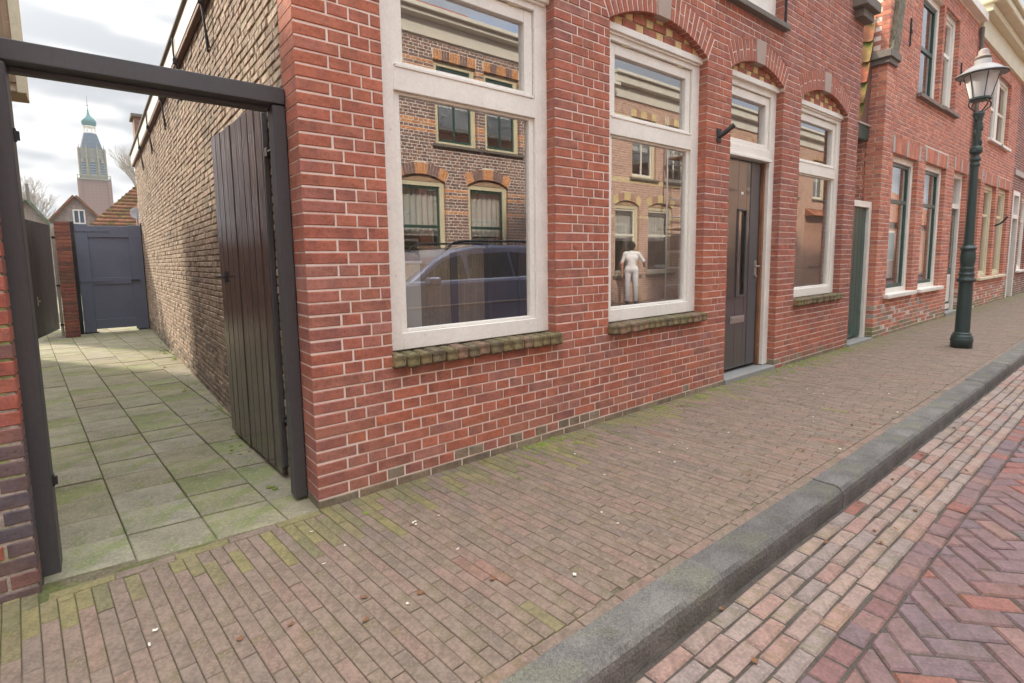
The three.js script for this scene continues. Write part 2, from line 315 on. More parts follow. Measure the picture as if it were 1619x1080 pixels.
// ================================================================ ground, pavement, road
structMesh('ground', (() => { const g = plain(new THREE.PlaneGeometry(1600, 1600, 1, 1)); g.rotateX(-Math.PI / 2); g.translate(0, -0.16, 0); return metricUV(g); })(), mat('#8d897c', { map: tSand, roughness: 1 }));
{
  // clay pavers of the footway, laid across it and turned a few degrees off the house front
  const pave = struct('pavement'); pave.rotation.x = -Math.PI / 2; pave.updateMatrixWorld(true);
  mesh('joint_bed', B(-14, 46, -1.452, 0.3, -0.1, -0.006, 0), M.joint, pave);
  const tones = ['#847060', '#857160', '#816f5f', '#867161', '#83705f', '#887060', '#7f6e5f', '#847160', '#7f7352', '#83784f', '#797050', '#8a6b5b'];
  const pc = new Pieces({ look: paverLook, tones, depth: 0.03, bevel: 0.0024, warp: 0.0012, seed: 11 }), R = pc.R;
  const moss = (x, z) => {
    const w = x > 0 ? z : Math.max(0, z - 0.02), edge = smooth(0.42, 0.0, w - 0.30 * (fbm(x * 1.7, z * 1.2, 8, 3) - 0.45));
    const patch = smooth(0.56, 0.74, fbm(x * 2.3 + 9, z * 2.3, 14, 4)); return clamp(edge * (0.45 + fbm(x * 3.1, z * 5, 3, 3)) + patch * 0.03, 0, 1);
  };
  const tone = (x, z) => { const m = moss(x, z); if (R() < m * 0.85) return 8 + Math.floor(R() * 3); const red = fbm(x * 1.3, z * 1.5, 31, 3); if (red > 0.6 && R() < 0.3) return R() < 0.25 ? 11 : 5; return Math.floor(R() * 8); };
  const s = Math.sin(0.085), c = Math.cos(0.085), LP = 0.2035, WP = 0.0512, gap = 0.0024;
  for (let a = -170; a < 440; a++) {
    const off = (a % 2 ? 0.5 : 0) * LP + (R() - 0.5) * 0.05;
    for (let b = -4; b < 12; b++) {
      let b0 = b * LP + off + gap / 2, b1 = (b + 1) * LP + off - gap / 2; const a0 = a * WP + gap / 2, a1 = (a + 1) * WP - gap / 2, am = (a0 + a1) / 2;
      const X = (p, q) => p * c + q * s, Z = (p, q) => -p * s + q * c;
      // trim against the border course at the kerb and against the house or the alley slabs
      const xm = X(am, (b0 + b1) / 2), zTop = xm > 0 ? -0.02 : (xm > -1.07 ? 0.056 : -0.07), zBot = 1.401;
      b0 = Math.max(b0, (zTop + am * s) / c + Math.abs((a1 - a0) * s) / 2); b1 = Math.min(b1, (zBot + am * s) / c - Math.abs((a1 - a0) * s) / 2);
      if (b1 - b0 < 0.025 || xm < -5 || xm > 21) continue;
      const poly = [[a0, b1], [a1, b1], [a1, b0], [a0, b0]].map(([p, q]) => [X(p, q), -Z(p, q)]);
      const zm = Z(am, (b0 + b1) / 2); pc.add(poly, tone(xm, zm), { n: (R() - 0.5) * 0.003, tx: (R() - 0.5) * 0.014, ty: (R() - 0.5) * 0.02 });
    }
  }
  for (let x = -5; x < 21; x += 0.2085) pc.rect(x + 0.0018, x + 0.2067, -1.4535, -1.4025, R() < 0.3 ? 5 : tone(x, 1.2), { n: (R() - 0.5) * 0.003, tx: (R() - 0.5) * 0.02, ty: (R() - 0.5) * 0.01 });
  for (let x = -1.05; x < -0.02; x += 0.2085) pc.rect(x + 0.0018, Math.min(x + 0.2067, -0.004), -0.0535, -0.003, R() < 0.5 ? 9 : 4, { n: (R() - 0.5) * 0.003 });
  pc.build(pave, { name: 'paver', stuff: 'far_pavers', most: 300 });
}
{
  // concrete slabs of the alley
  const al = struct('alley_floor'); al.rotation.x = -Math.PI / 2; al.updateMatrixWorld(true);
  mesh('joint_bed', B(-6, 0.3, 0.004, 16, -0.1, -0.007, 0), mat('#5e5a3c', { map: tSand, roughness: 1 }), al);
  const pc = new Pieces({ look: tileLook, tones: ['#979077', '#958d74', '#9a927b', '#948b70', '#9b937c', '#968e71', '#918970'], depth: 0.04, bevel: 0.003, warp: 0.002, seed: 23 }), R = pc.R;
  for (let i = -6; i < 3; i++) for (let j = 0; j < 42; j++) {
    const shift = (((i + 60) % 2) ? 0 : 0.012) + (R() - 0.5) * 0.006, S = 0.306, P = S / 2;
    const pt = (u, v) => { const x = -0.154 + u * S - 0.078 * v * S, z = 0.002 - v * S * 0.985 + 0.10 * u * S * Math.max(0, 1 - v / 10) + shift; return [x, -Math.min(z, -0.003)]; };
    const g = 0.012, q = [pt(i + g, j + g), pt(i + 1 - g, j + g), pt(i + 1 - g, j + 1 - g), pt(i + g, j + 1 - g)];
    const cx = (q[0][0] + q[2][0]) / 2; if (cx > 0.28 || cx < -3.2) continue; for (const p of q) p[0] = Math.min(p[0], 0.02);
    if (q[1][0] - q[0][0] < 0.03) continue;
    pc.add(q, Math.floor(R() * 7), { n: (R() - 0.5) * 0.006, tx: (R() - 0.5) * 0.012, ty: (R() - 0.5) * 0.012 });
  }
  pc.build(al, { name: 'slab', stuff: 'far_slabs', most: 220 });
}
{
  // kerb stones
  const kerb = struct('kerb'); const R = rng(31); let x = -3.75;
  const look = { map: tKerb, bumpMap: tKerbB, bumpScale: 0.0025, roughness: 0.85 }, km = ['#75706a', '#6f6a64', '#7c776f'].map(c => mat(c, look));
  const prof = [[0, -0.22], [0.15, -0.22], [0.146, -0.04], [0.141, -0.016], [0.129, -0.003], [0.11, 0.003], [0.004, 0.004], [0, 0]];
  while (x < 34) {
    const L = x < 20 ? 1.195 + (R() - 0.5) * 0.05 : 1.2; let g = new THREE.ExtrudeGeometry(new THREE.Shape(prof.map(p => new THREE.Vector2(...p))), { depth: L - 0.016, steps: x < 9 ? 44 : 8, bevelEnabled: true, bevelSize: 0.006, bevelThickness: 0.008, bevelSegments: 2 });
    { const p = g.attributes.position, o = R() * 50; for (let i = 0; i < p.count; i++) { const X = p.getX(i), Y = p.getY(i), Z = p.getZ(i), e = smooth(0.1, 0.14, X) * smooth(-0.09, -0.01, Y), n = fbm(Z * 26 + o, Y * 18 + 4, 7, 3) - 0.5; p.setXYZ(i, X - e * 0.003 * n + (X > 0.1 ? 0.003 * n : 0), Y + (Y > -0.03 ? 0.006 * (fbm(Z * 18 + o, X * 22, 5, 3) - 0.5) : 0), Z); } g = plain(g); g.computeVertexNormals(); g = metricUV(g); }
    g.translate(0, 0, -L / 2);
    const o = mesh('kerb_stone', g, km[Math.floor(R() * 3)], kerb); o.rotation.y = -Math.PI / 2 + (R() - 0.5) * 0.012;
    o.position.set(x + L / 2, (R() - 0.5) * 0.012, 1.455 + (R() - 0.5) * 0.006); x += L;
  }
}
const ROAD = -0.1;
{
  const road = struct('road', [0, ROAD, 0]); road.rotation.x = -Math.PI / 2; road.updateMatrixWorld(true);
  mesh('joint_bed', B(-30, 60, -5.42, -1.55, -0.1, -0.008, 0), mat('#5e544b', { map: tKerb, roughness: 1 }), road);
  const tones = ['#998073', '#947e70', '#9f8677', '#9b877a', '#99786b', '#9d7d6e', '#8e7d73', '#7d615d', '#755f5f', '#83615a', '#805b55', '#785b59', '#88675e', '#706160', '#8d5a4d', '#7b605f', '#94806a'];
  const pc = new Pieces({ look: { ...paverLook, roughness: 0.62 }, tones, depth: 0.03, bevel: 0.0075, warp: 0.0035, seed: 41 }), R = pc.R;
  for (let r = 0; r < 6; r++) {
    let x = -1 + R() * 0.2; const last = r === 5, z0 = 1.622 + r * 0.0672, wd = last ? 0.086 : 0.0632;
    while (x < 24) {
      const L = (last ? 0.125 : 0.192) + (R() - 0.5) * 0.024, w = (R() - 0.5) * 0.005; const t = !last ? (R() < 0.96 ? Math.floor(R() * 7) : 14) : [7, 8, 9, 10, 11, 14, 12, 15][Math.floor(R() * 8)], k = () => (R() - 0.5) * 0.005;
      pc.add([[x + 0.004 + k(), -(z0 + wd + w) + k()], [x + L - 0.004 + k(), -(z0 + wd + w) + k()], [x + L - 0.004 + k(), -(z0 + 0.0035 + w) + k()], [x + 0.004 + k(), -(z0 + 0.0035 + w) + k()]], t, { n: (R() - 0.5) * 0.008, tx: (R() - 0.5) * 0.06, ty: (R() - 0.5) * 0.04 }); x += L;
    }
  }
  const A = 0.84, ca = Math.cos(A), sa = Math.sin(A), W = 0.095, n = 2, zEdge = 2.05, zEnd = 3.35, g = 0.0034;
  const clipZ = (poly, z, keep) => { const out = []; for (let i = 0; i < poly.length; i++) { const a = poly[i], b = poly[(i + 1) % poly.length], da = (a[1] - z) * keep, db = (b[1] - z) * keep; if (da >= 0) out.push(a); if (da * db < 0) { const t = da / (da - db); out.push([a[0] + (b[0] - a[0]) * t, a[1] + (b[1] - a[1]) * t]); } } return out; };
  const put = (x0, y0, x1, y1) => {
    const cxx = (x0 + x1) / 2 * W, cyy = (y0 + y1) / 2 * W; const wx = cxx * ca + cyy * sa, wz = -(-cxx * sa + cyy * ca);
    const X = 1.2 + wx, Z = 2.2 + wz; if (X < -1 || X > 13 || Z < zEdge - 0.14 || Z > zEnd) return;
    let q = [[x0 * W + g, y0 * W + g], [x1 * W - g, y0 * W + g], [x1 * W - g, y1 * W - g], [x0 * W + g, y1 * W - g]].map(([p, s]) => [1.2 + p * ca + s * sa, -(2.2 - (-p * sa + s * ca))]);
    q = clipZ(q, -zEdge, -1); if (q.length < 3) return; let ar = 0; for (let i = 0; i < q.length; i++) { const j = (i + 1) % q.length; ar += q[i][0] * q[j][1] - q[j][0] * q[i][1]; } if (Math.abs(ar) / 2 < 0.0006) return; if (ar < 0) q.reverse();
    pc.add(q, 7 + [0, 1, 1, 2, 3, 4, 4, 5, 6, 8, 0, 4, 7][Math.floor(R() * 13)] % 10, { n: (R() - 0.5) * 0.005, tx: (R() - 0.5) * 0.04, ty: (R() - 0.5) * 0.04 });
  };
  for (let x = -220; x < 220; x++) for (let y = -220; y < 220; y++) { const s = (((x - y) % (2 * n)) + 2 * n) % (2 * n); if (s === 0) put(x, y, x + n, y + 1); else if (s === 2 * n - 1) put(x, y, x + 1, y + n); }
  pc.build(road, { name: 'road_brick', stuff: 'far_road_bricks', most: 300 });
  // beyond the bricks one can tell apart: the same paving as one surface
  mesh('road_surface', B(-30, 60, -5.4, -3.42, -0.05, -0.003, 0), mat('#87696a', { map: tPaver, roughness: 0.7 }), road);
  mesh('road_surface', B(13.1, 60, -3.42, -2.03, -0.05, -0.003, 0), mat('#87696a', { map: tPaver, roughness: 0.7 }), road);
  mesh('road_surface', B(-30, -1.1, -3.42, -1.62, -0.05, -0.003, 0), mat('#87696a', { map: tPaver, roughness: 0.7 }), road);
}
structMesh('opposite_pavement', B(-30, 60, -0.2, 0.0, 5.42, 6.4, 0.01), mat('#8b7263', { map: tPaver, roughness: 0.85 }));

// ================================================================ the red brick corner house
const REC = 0.08;                                        // how far the joinery sits behind the brick face
function archPieces(parent, o, { tone, seed, key = mat('#ab988b', { map: tPaint, bumpMap: tPaverB, bumpScale: 0.002, roughness: 0.85 }), depth = 0.1, tones }) {
  const a = arcOf(o), arch = sub('arch', parent), pc = new Pieces({ look: brickLook, tones, depth, bevel: 0.003, seed }), R = pc.R;
  const kw = 0.085 / a.R, P = (t, r) => [a.cx + Math.sin(t) * r, a.cy + Math.cos(t) * r], ro = a.R + a.t;
  for (const sgn of [-1, 1]) {
    const n = Math.round((a.th - kw) * (a.R + a.t / 2) / 0.0625);
    for (let i = 0; i < n; i++) {
      const t0 = kw + (a.th - kw) * i / n, t1 = kw + (a.th - kw) * (i + 1) / n, g0 = 0.006 / a.R;
      const cells = i % 2 ? [[a.R, ro]] : [[a.R, a.R + a.t / 2 - 0.0055], [a.R + a.t / 2 + 0.0055, ro]];
      for (const [r0, r1] of cells) {
        let q = [P(t0 + g0, r0), P(t1 - g0, r0), P(t1 - g0, r1), P(t0 + g0, r1)]; if (sgn < 0) q = q.map(p => [2 * a.cx - p[0], p[1]]).reverse();
        q.reverse(); let ar = 0; for (let k = 0; k < 4; k++) { const j = (k + 1) % 4; ar += q[k][0] * q[j][1] - q[j][0] * q[k][1]; } if (ar < 0) q.reverse();
        pc.add(q, tone(R), { n: 0.0002 + (R() - 0.5) * 0.002 });
      }
    }
  }
  pc.build(arch, { name: 'brick', most: 400 });
  const k = [P(-kw * 0.92, a.R + 0.002), P(kw * 0.92, a.R + 0.002), P(kw * 0.96, ro - 0.004), P(-kw * 0.96, ro - 0.004)];
  const kg = extr(k, 0.11, [], 0.004); kg.translate(0, 0, -0.108); mesh('keystone', kg, key, arch); return arch;
}
function brickHouseWindow(parent, x0, x1, label) {
  const w = sub('window', parent); if (label) w.userData.label = label; const y0 = 0.752, y1 = 2.972, z = -REC, st = 0.103, tb = 2.192, tt = 2.318;
  mesh('frame', merge([
    B(x0 - 0.02, x0 + st, y0, y1 - 0.001, z - 0.11, z, 0.005), B(x1 - st, x1 + 0.02, y0, y1 - 0.001, z - 0.11, z, 0.005),
    B(x0 + st - 0.002, x1 - st + 0.002, y0, y0 + 0.098, z - 0.111, z - 0.0015, 0.005), B(x0 + st - 0.002, x1 - st + 0.002, tb, tt, z - 0.111, z - 0.0015, 0.005),
    B(x0 + st - 0.002, x1 - st + 0.002, 2.872, y1 - 0.003, z - 0.111, z - 0.0015, 0.005),
  ]), M.white, w);
  mesh('drip_rail', merge([B(x0 - 0.012, x1 + 0.012, 2.93, 2.984, z - 0.01, z + 0.03, 0.006), B(x0 + 0.02, x1 - 0.02, 2.912, 2.93, z - 0.01, z + 0.014, 0.004)]), M.white, w);
  const s0 = x0 + st + 0.003, s1 = x1 - st - 0.003, sb = tt + 0.003, sT = 2.866, sw = 0.07, zs = z - 0.022;
  mesh('sash', merge([B(s0, s0 + sw, sb, sT, zs - 0.06, zs, 0.004), B(s1 - sw, s1, sb, sT, zs - 0.06, zs, 0.004), B(s0 + sw, s1 - sw, sb, sb + 0.036, zs - 0.06, zs - 0.001, 0.004), B(s0 + sw, s1 - sw, sT - 0.078, sT, zs - 0.06, zs - 0.001, 0.004)]), M.white, w);
  mesh('sash_drip', B(s0 + 0.01, s1 - 0.01, sb - 0.006, sb + 0.012, zs, zs + 0.026, 0.003), M.white, w);
  for (const f of [0.12, 0.8]) mesh('hinge', B(lerp(s0, s1, f), lerp(s0, s1, f) + 0.09, sT - 0.002, sT + 0.012, zs - 0.01, zs + 0.012, 0.003), M.cream, w);
  mesh('glazing_bead', merge([B(x0 + st, x0 + st + 0.042, y0 + 0.098, tb, z - 0.06, z - 0.02, 0.004), B(x1 - st - 0.042, x1 - st, y0 + 0.098, tb, z - 0.06, z - 0.02, 0.004), B(x0 + st + 0.042, x1 - st - 0.042, y0 + 0.098, y0 + 0.116, z - 0.06, z - 0.021, 0.004), B(x0 + st + 0.042, x1 - st - 0.042, tb - 0.016, tb, z - 0.06, z - 0.021, 0.004)]), M.white, w);
  const pane = (a, b, c, d, zz) => { const g = plain(new THREE.PlaneGeometry(b - a, d - c)); g.translate((a + b) / 2, (c + d) / 2, zz); mesh('pane', g, M.glass, w); };
  pane(x0 + st + 0.03, x1 - st - 0.03, y0 + 0.1, tb - 0.005, z - 0.042); pane(s0 + sw - 0.01, s1 - sw + 0.01, sb + 0.03, sT - 0.07, zs - 0.03);
  return w;
}
function rowlockSill(parent, x0, x1, y0, y1, seed) {
  const R = rng(seed), s = sub('window_sill', parent), mats = ['#857550', '#8e7f5a', '#7a6c50', '#94785e', '#80764f'].map(c => mat(c, { ...roughLook, bumpScale: 0.005 })); let x = x0;
  while (x < x1 - 0.02) {
    const w = Math.min(0.085 + (R() - 0.5) * 0.03, x1 - x), g = merge([B(0, w - 0.006, y0 - R() * 0.006, y1 - R() * 0.004, -REC - 0.02, 0.032 + (R() - 0.5) * 0.02, 0.015)]);
    const o = mesh('brick', g, mats[Math.floor(R() * 5)], s); o.position.set(x, 0, 0); o.rotation.x = 0.03 + (R() - 0.5) * 0.03; o.rotation.y = (R() - 0.5) * 0.05; x += w;
  }
  mesh('sill_mortar', B(x0 + 0.004, x1 - 0.004, y0 + 0.008, y1 - 0.018, -REC - 0.03, 0.018, 0.004), M.joint, s); return s;
}
const openings1 = [
  { x0: 0.445, x1: 1.685, y0: 0.67, y1: 2.97, arch: 0.17 }, { x0: 2.238, x1: 3.532, y0: 0.67, y1: 2.97, arch: 0.17 },
  { x0: 3.948, x1: 5.0, y0: -0.1, y1: 2.985, arch: 0.135 }, { x0: 5.425, x1: 6.765, y0: 0.67, y1: 2.97, arch: 0.17 },
  { x0: 3.72, x1: 4.93, y0: 3.56, y1: 5.1 },
];
const redTones = ['#ad6650', '#b06950', '#aa6550', '#a76957', '#a26656', '#b56b50', '#ac6b55', '#9b6355', '#87745d', '#8f7e67', '#7f705b', '#d8ba84', '#a86c57', '#b16c52', '#a16955', '#a7705f'];
{
  const H = thing('brick_house', 'red brick corner house with white windows and arched lintels beside the alley', 'house', [0, 0, 0]);
  const gable = y => y < 4.4 ? [0, 7.13] : (y < 7.0 ? [(y - 4.4) * 1.3, 7.13 - (y - 4.4) * 1.3] : null);
  const front = sub('front_wall', H);
  const core = extr([[0.0035, -0.3], [7.124, -0.3], [7.124, 4.4], [3.75, 6.98], [3.38, 6.98], [0.0035, 4.4]], 0.2, openings1.map((o, i) => i === 2 ? holeOf({ ...o, y0: -0.02 }) : holeOf(o)));
  core.translate(0, 0, -0.2045); mesh('mortar', core, M.mortarPale, front);
  const pc = new Pieces({ look: brickLook, tones: redTones, seed: 101, bevel: 0.0034, warp: 0.0018 });
  const tone = (x, y, R) => {
    const low = y + (fbm(x * 2.2, 3, 5, 3) - 0.5) * 0.14;
    if (low < 0.045 && R() < 0.9) return [8, 10, 9, 8][Math.floor(R() * 4)];
    if (low < 0.12 && R() < 0.5) return [8, 9, 14, 7][Math.floor(R() * 4)];
    if (low < 0.68 && R() < 0.38) return [12, 14, 15, 3][Math.floor(R() * 4)];
    if (x > 6.25 && R() < (x - 6.2) * 1.1) return [4, 7, 3, 14, 7][Math.floor(R() * 5)];
    const up = fbm(x * 0.9 + 4, y * 0.9, 12, 3) + (y - 1.6) * 0.10 + (x - 2) * 0.015; const r = R();
    if (up > 0.56) return [3, 4, 2, 15, 12, 7, 0, 2, 3][Math.floor(r * 9)]; if (up < 0.42) return [5, 1, 13, 0, 6, 1, 5][Math.floor(r * 7)]; return [0, 1, 2, 6, 12, 0, 3, 13, 2][Math.floor(r * 9)];
  };
  const ops = openings1.map((o, i) => i < 2 || i === 3 ? { ...o, y0: 0.668 } : o);
  layBricks(pc, { x0: 0, x1: 7.13, y0: -0.018, y1: 7.0, openings: ops, tone, top: gable, cornerDepth: [0.212, 0.212] });
  pc.build(front, { name: 'brick', stuff: 'far_brickwork', most: 300 });
  // arches and the checkered brick under them
  openings1.slice(0, 4).forEach((o, i) => {
    archPieces(H, o, { seed: 300 + i, tones: redTones, tone: R => [0, 2, 6, 12, 1, 3][Math.floor(R() * 6)] });
    const ty = sub('arch_infill', H), a = arcOf(o), q = new Pieces({ look: brickLook, tones: redTones, seed: 330 + i, depth: 0.02 });
    for (let r = 0; r < 3; r++) {
      const yb = 2.972 + r * 0.066 + 0.012, yt = yb + 0.056; let x = o.x0 - 0.05 - (r % 2) * 0.13, k = 0;
      while (x < o.x1) { const w = k % 2 ? 0.095 : 0.165; const xa = Math.max(x, o.x0 - 0.03), xb = Math.min(x + w - 0.009, o.x1 + 0.03); const mid = (xa + xb) / 2 - a.cx, lim = a.cy + Math.sqrt(Math.max(0, a.R * a.R - mid * mid)) + 0.03; if (xb - xa > 0.02 && yb < lim) q.rect(xa, xb, yb, yt, k % 2 ? 11 : [0, 2, 6][Math.floor(q.R() * 3)], { n: -0.058 }); x += w; k++; }
    }
    q.build(ty, { name: 'brick', most: 200 });
    const fill = []; for (let k = 0; k <= 12; k++) { const t = -a.th + 2 * a.th * k / 12; fill.push([a.cx + Math.sin(t) * (a.R + 0.004), a.cy + Math.cos(t) * (a.R + 0.004)]); }
    const fg = extr([...fill, [o.x1 + 0.004, 2.973], [o.x0 - 0.004, 2.973]].reverse(), 0.12); fg.translate(0, 0, -0.186); mesh('mortar', fg, M.mortar, ty);
  });
  brickHouseWindow(H, 0.445, 1.685); brickHouseWindow(H, 2.238, 3.532); brickHouseWindow(H, 5.425, 6.765);
  rowlockSill(H, 0.44, 1.71, 0.674, 0.75, 51); rowlockSill(H, 2.232, 3.56, 0.674, 0.75, 52); rowlockSill(H, 5.42, 6.79, 0.674, 0.75, 53);
  // upstairs window with its dark sill and edge strip
  { const w = sub('upper_window', H); mesh('frame', merge([B(3.7, 3.82, 3.6, 5.1, -0.19, -0.09), B(4.83, 4.95, 3.6, 5.1, -0.19, -0.09), B(3.82, 4.83, 3.6, 3.93, -0.19, -0.092), B(3.82, 4.83, 5.0, 5.1, -0.19, -0.092), B(3.82, 4.83, 4.4, 4.48, -0.19, -0.092)]), M.white, w);
    const g = plain(new THREE.PlaneGeometry(1.02, 1.1)); g.translate(4.32, 4.47, -0.13); mesh('pane', g, M.glass, w);
    mesh('sill', B(3.66, 4.96, 3.525, 3.575, -0.12, 0.06, 0.006), M.stoneDark, w); mesh('edge_strip', B(4.934, 4.95, 3.575, 5.1, -0.004, 0.022, 0.003), M.black, w); }
  // front door
  const D = sub('door', H); const dz = -0.135;
  mesh('frame', merge([B(3.93, 4.035, 0.055, 2.985, -0.2, -REC, 0.005), B(4.895, 5.015, 0.055, 2.985, -0.2, -REC, 0.005), B(4.035, 4.895, 2.225, 2.345, -0.2, -REC - 0.002, 0.005), B(4.035, 4.895, 2.885, 2.984, -0.2, -REC - 0.002, 0.005)]), M.white, D);
  mesh('drip_rail', B(3.94, 5.008, 2.945, 2.998, -REC - 0.01, -REC + 0.03, 0.006), M.white, D); mesh('drip_rail', B(4.03, 4.9, 2.222, 2.25, -REC - 0.01, -REC + 0.028, 0.005), M.white, D);
  mesh('toplight_sash', merge([B(4.038, 4.11, 2.348, 2.88, -0.17, -0.1, 0.004), B(4.82, 4.892, 2.348, 2.88, -0.17, -0.1, 0.004), B(4.11, 4.82, 2.348, 2.40, -0.17, -0.101, 0.004), B(4.11, 4.82, 2.80, 2.88, -0.17, -0.101, 0.004)]), M.white, D);
  { const g = plain(new THREE.PlaneGeometry(0.74, 0.42)); g.translate(4.465, 2.6, -0.135); mesh('pane', g, M.glass, D); }
  mesh('jamb_lining', merge([B(4.86, 4.894, 0.06, 2.222, -0.2, -0.115, 0.003), B(4.036, 4.07, 0.06, 2.222, -0.2, -0.115, 0.003)]), M.rawWood, D);
  mesh('door_leaf', merge([B(4.075, 4.375, 0.085, 2.215, dz - 0.04, dz, 0.004), B(4.375, 4.55, 0.085, 0.84, dz - 0.04, dz, 0.004), B(4.375, 4.55, 1.72, 2.215, dz - 0.04, dz, 0.004), B(4.55, 4.62, 0.085, 2.215, dz - 0.04, dz, 0.004)]), M.doorDark, D);
  mesh('door_stile', B(4.624, 4.80, 0.085, 2.215, dz - 0.04, dz + 0.006, 0.006), M.doorStile, D); mesh('closing_strip', B(4.80, 4.856, 0.085, 2.215, dz - 0.045, dz - 0.008, 0.004), M.doorDark, D);
  mesh('slit_bead', merge([B(4.372, 4.392, 0.83, 1.73, dz, dz + 0.012, 0.003), B(4.533, 4.553, 0.83, 1.73, dz, dz + 0.012, 0.003), B(4.392, 4.533, 0.83, 0.85, dz, dz + 0.012, 0.003), B(4.392, 4.533, 1.71, 1.73, dz, dz + 0.012, 0.003)]), M.doorStile, D);
  { const g = plain(new THREE.PlaneGeometry(0.16, 0.88)); g.translate(4.462, 1.28, dz - 0.015); mesh('slit_pane', g, M.glass, D); }
  mesh('letter_plate', merge([B(4.275, 4.565, 0.558, 0.632, dz, dz + 0.008, 0.003), B(4.30, 4.54, 0.592, 0.616, dz + 0.008, dz + 0.013, 0.003)]), M.steel, D);
  mesh('handle', merge([B(4.735, 4.785, 1.05, 1.2, dz + 0.004, dz + 0.014, 0.004), (() => { const g = tube([[4.76, 1.14, dz], [4.76, 1.14, dz + 0.05], [4.74, 1.14, dz + 0.06], [4.65, 1.14, dz + 0.058]], 0.009, 20, 8); return g; })()]), M.steel, D);
  { const g = cyl(0.018, 0.018, 0.012, 0, 0, 0, 16); g.rotateX(Math.PI / 2); g.translate(4.765, 1.03, dz + 0.01); mesh('lock', g, M.steel, D); }
  mesh('number_plate', B(4.425, 4.47, 1.875, 1.9, dz, dz + 0.006, 0.002), M.white, D);
  mesh('threshold', merge([B(3.952, 4.996, -0.1, 0.05, -0.22, 0.018, 0.008)]), M.blueStone, D);
  // alley side: rough yellow brick
  const side = sub('side_wall', H); side.rotation.y = -Math.PI / 2; side.updateMatrixWorld(true);
  const sc = extr([[-10.05, -0.3], [-0.207, -0.3], [-0.207, 3.17], [-10.05, 3.17]], 0.2); sc.translate(0, 0, -0.2065); mesh('mortar', sc, M.mortarDark, side);
  const tn = ['#b6a088', '#baa48d', '#b09a83', '#bfaa93', '#a8947f', '#b69e88', '#9d8b78', '#c3ae97', '#8e826e', '#948776', '#b69b88', '#a6927f'];
  const ps = new Pieces({ look: roughLook, tones: tn, seed: 202, bevel: 0.0045, warp: 0.005, depth: 0.05 });
  const st = (z, y, R) => { if (y < 0.14 + 0.2 * (fbm(z * 1.4, 2, 6, 3) - 0.4) && R() < 0.8) return [8, 9, 6][Math.floor(R() * 3)]; const d = fbm(z * 0.9, y * 1.2, 18, 3); if (d > 0.58 && R() < 0.55) return [4, 6, 11, 9][Math.floor(R() * 4)]; return [0, 1, 2, 3, 5, 7, 10, 0, 1, 3][Math.floor(R() * 10)]; };
  layBricks(ps, { x0: -10.05, x1: -0.22, y0: -0.03, y1: 3.16, tone: st, joint: 0.010, jit: 0.007, bond: 'wild', course: 0.0505, openings: [], depth: 0.05 });
  ps.build(side, { name: 'brick', stuff: 'far_brickwork', most: 300, hidden: p => (p.z > -1.7 && p.y < 2.06) || p.z > -0.36 });
  const fas = sub('fascia', H);
  mesh('board', B(-0.05, -0.02, 3.20, 3.385, -10.1, -0.21, 0.004), M.white, fas); mesh('capping', B(-0.075, 0.02, 3.385, 3.41, -10.12, -0.21, 0.004), M.stoneDark, fas); mesh('lower_rail', B(-0.045, 0.0, 3.165, 3.20, -10.1, -0.21, 0.006), mat('#7d5a4a', { map: tWood, roughness: 0.8 }), fas);
  for (const z of [-1.85, -3.3, -4.65, -6.3, -7.9]) mesh('gutter_bracket', merge([tube([[-0.062, 3.36, z], [-0.062, 3.2, z], [-0.05, 3.13, z], [-0.03, 2.8, z]], 0.009, 16, 6), B(-0.075, -0.035, 3.13, 3.18, z - 0.02, z + 0.02, 0.006), tube([[-0.05, 3.12, z - 0.018], [-0.015, 2.84, z - 0.018]], 0.006, 4, 6)]), M.iron, fas);
  // shell and rooms behind the front
  mesh('shell', merge([B(0.215, 0.25, 0, 3.1, -10, -0.22, 0), B(6.93, 7.124, -0.2, 4.3, -10, -0.21, 0), B(0.01, 7.12, -0.2, 3.15, -10.2, -10.0, 0), B(0.2, 6.93, 3.02, 3.12, -10, -0.21, 0)]), M.plaster, H);
  mesh('room_floor', B(0.2, 6.93, 0.1, 0.2, -10, -0.21, 0), M.floorWood, H);
  mesh('room_partition', merge([B(0.2, 6.93, 0.2, 3.02, -3.9, -3.8, 0), B(3.78, 3.86, 0.2, 3.02, -3.8, -0.21, 0), B(5.1, 5.18, 0.2, 3.02, -3.8, -0.21, 0)]), M.plaster, H);
  for (const [a, b] of [[0.4, 1.73], [2.2, 3.57], [5.39, 6.8]]) mesh('inner_sill', B(a, b, 0.70, 0.735, -0.44, -0.195, 0.004), M.white, H);
  { const R1 = extr([[0, 3.42], [3.56, 6.4], [7.13, 4.3], [7.13, 4.15], [3.56, 6.2], [0, 3.25]], 9.6); R1.translate(0, 0, -9.9); mesh('roof', R1, mat('#8a4f3c', { map: tRoof, roughness: 0.85 }), H); }
  mesh('shoulder_stone', merge([B(6.72, 7.2, 4.24, 4.36, -0.3, 0.16, 0.012), B(6.8, 7.16, 4.14, 4.24, -0.28, 0.1, 0.01)]), M.stoneDark, H);
  // flag pole holder between window and door
  mesh('flag_holder', merge([B(3.70, 3.765, 2.28, 2.4, 0, 0.012, 0.003), tube([[3.73, 2.33, 0.0], [3.752, 2.36, 0.05], [3.79, 2.42, 0.115]], 0.021, 10, 10)]), M.iron, H);
}

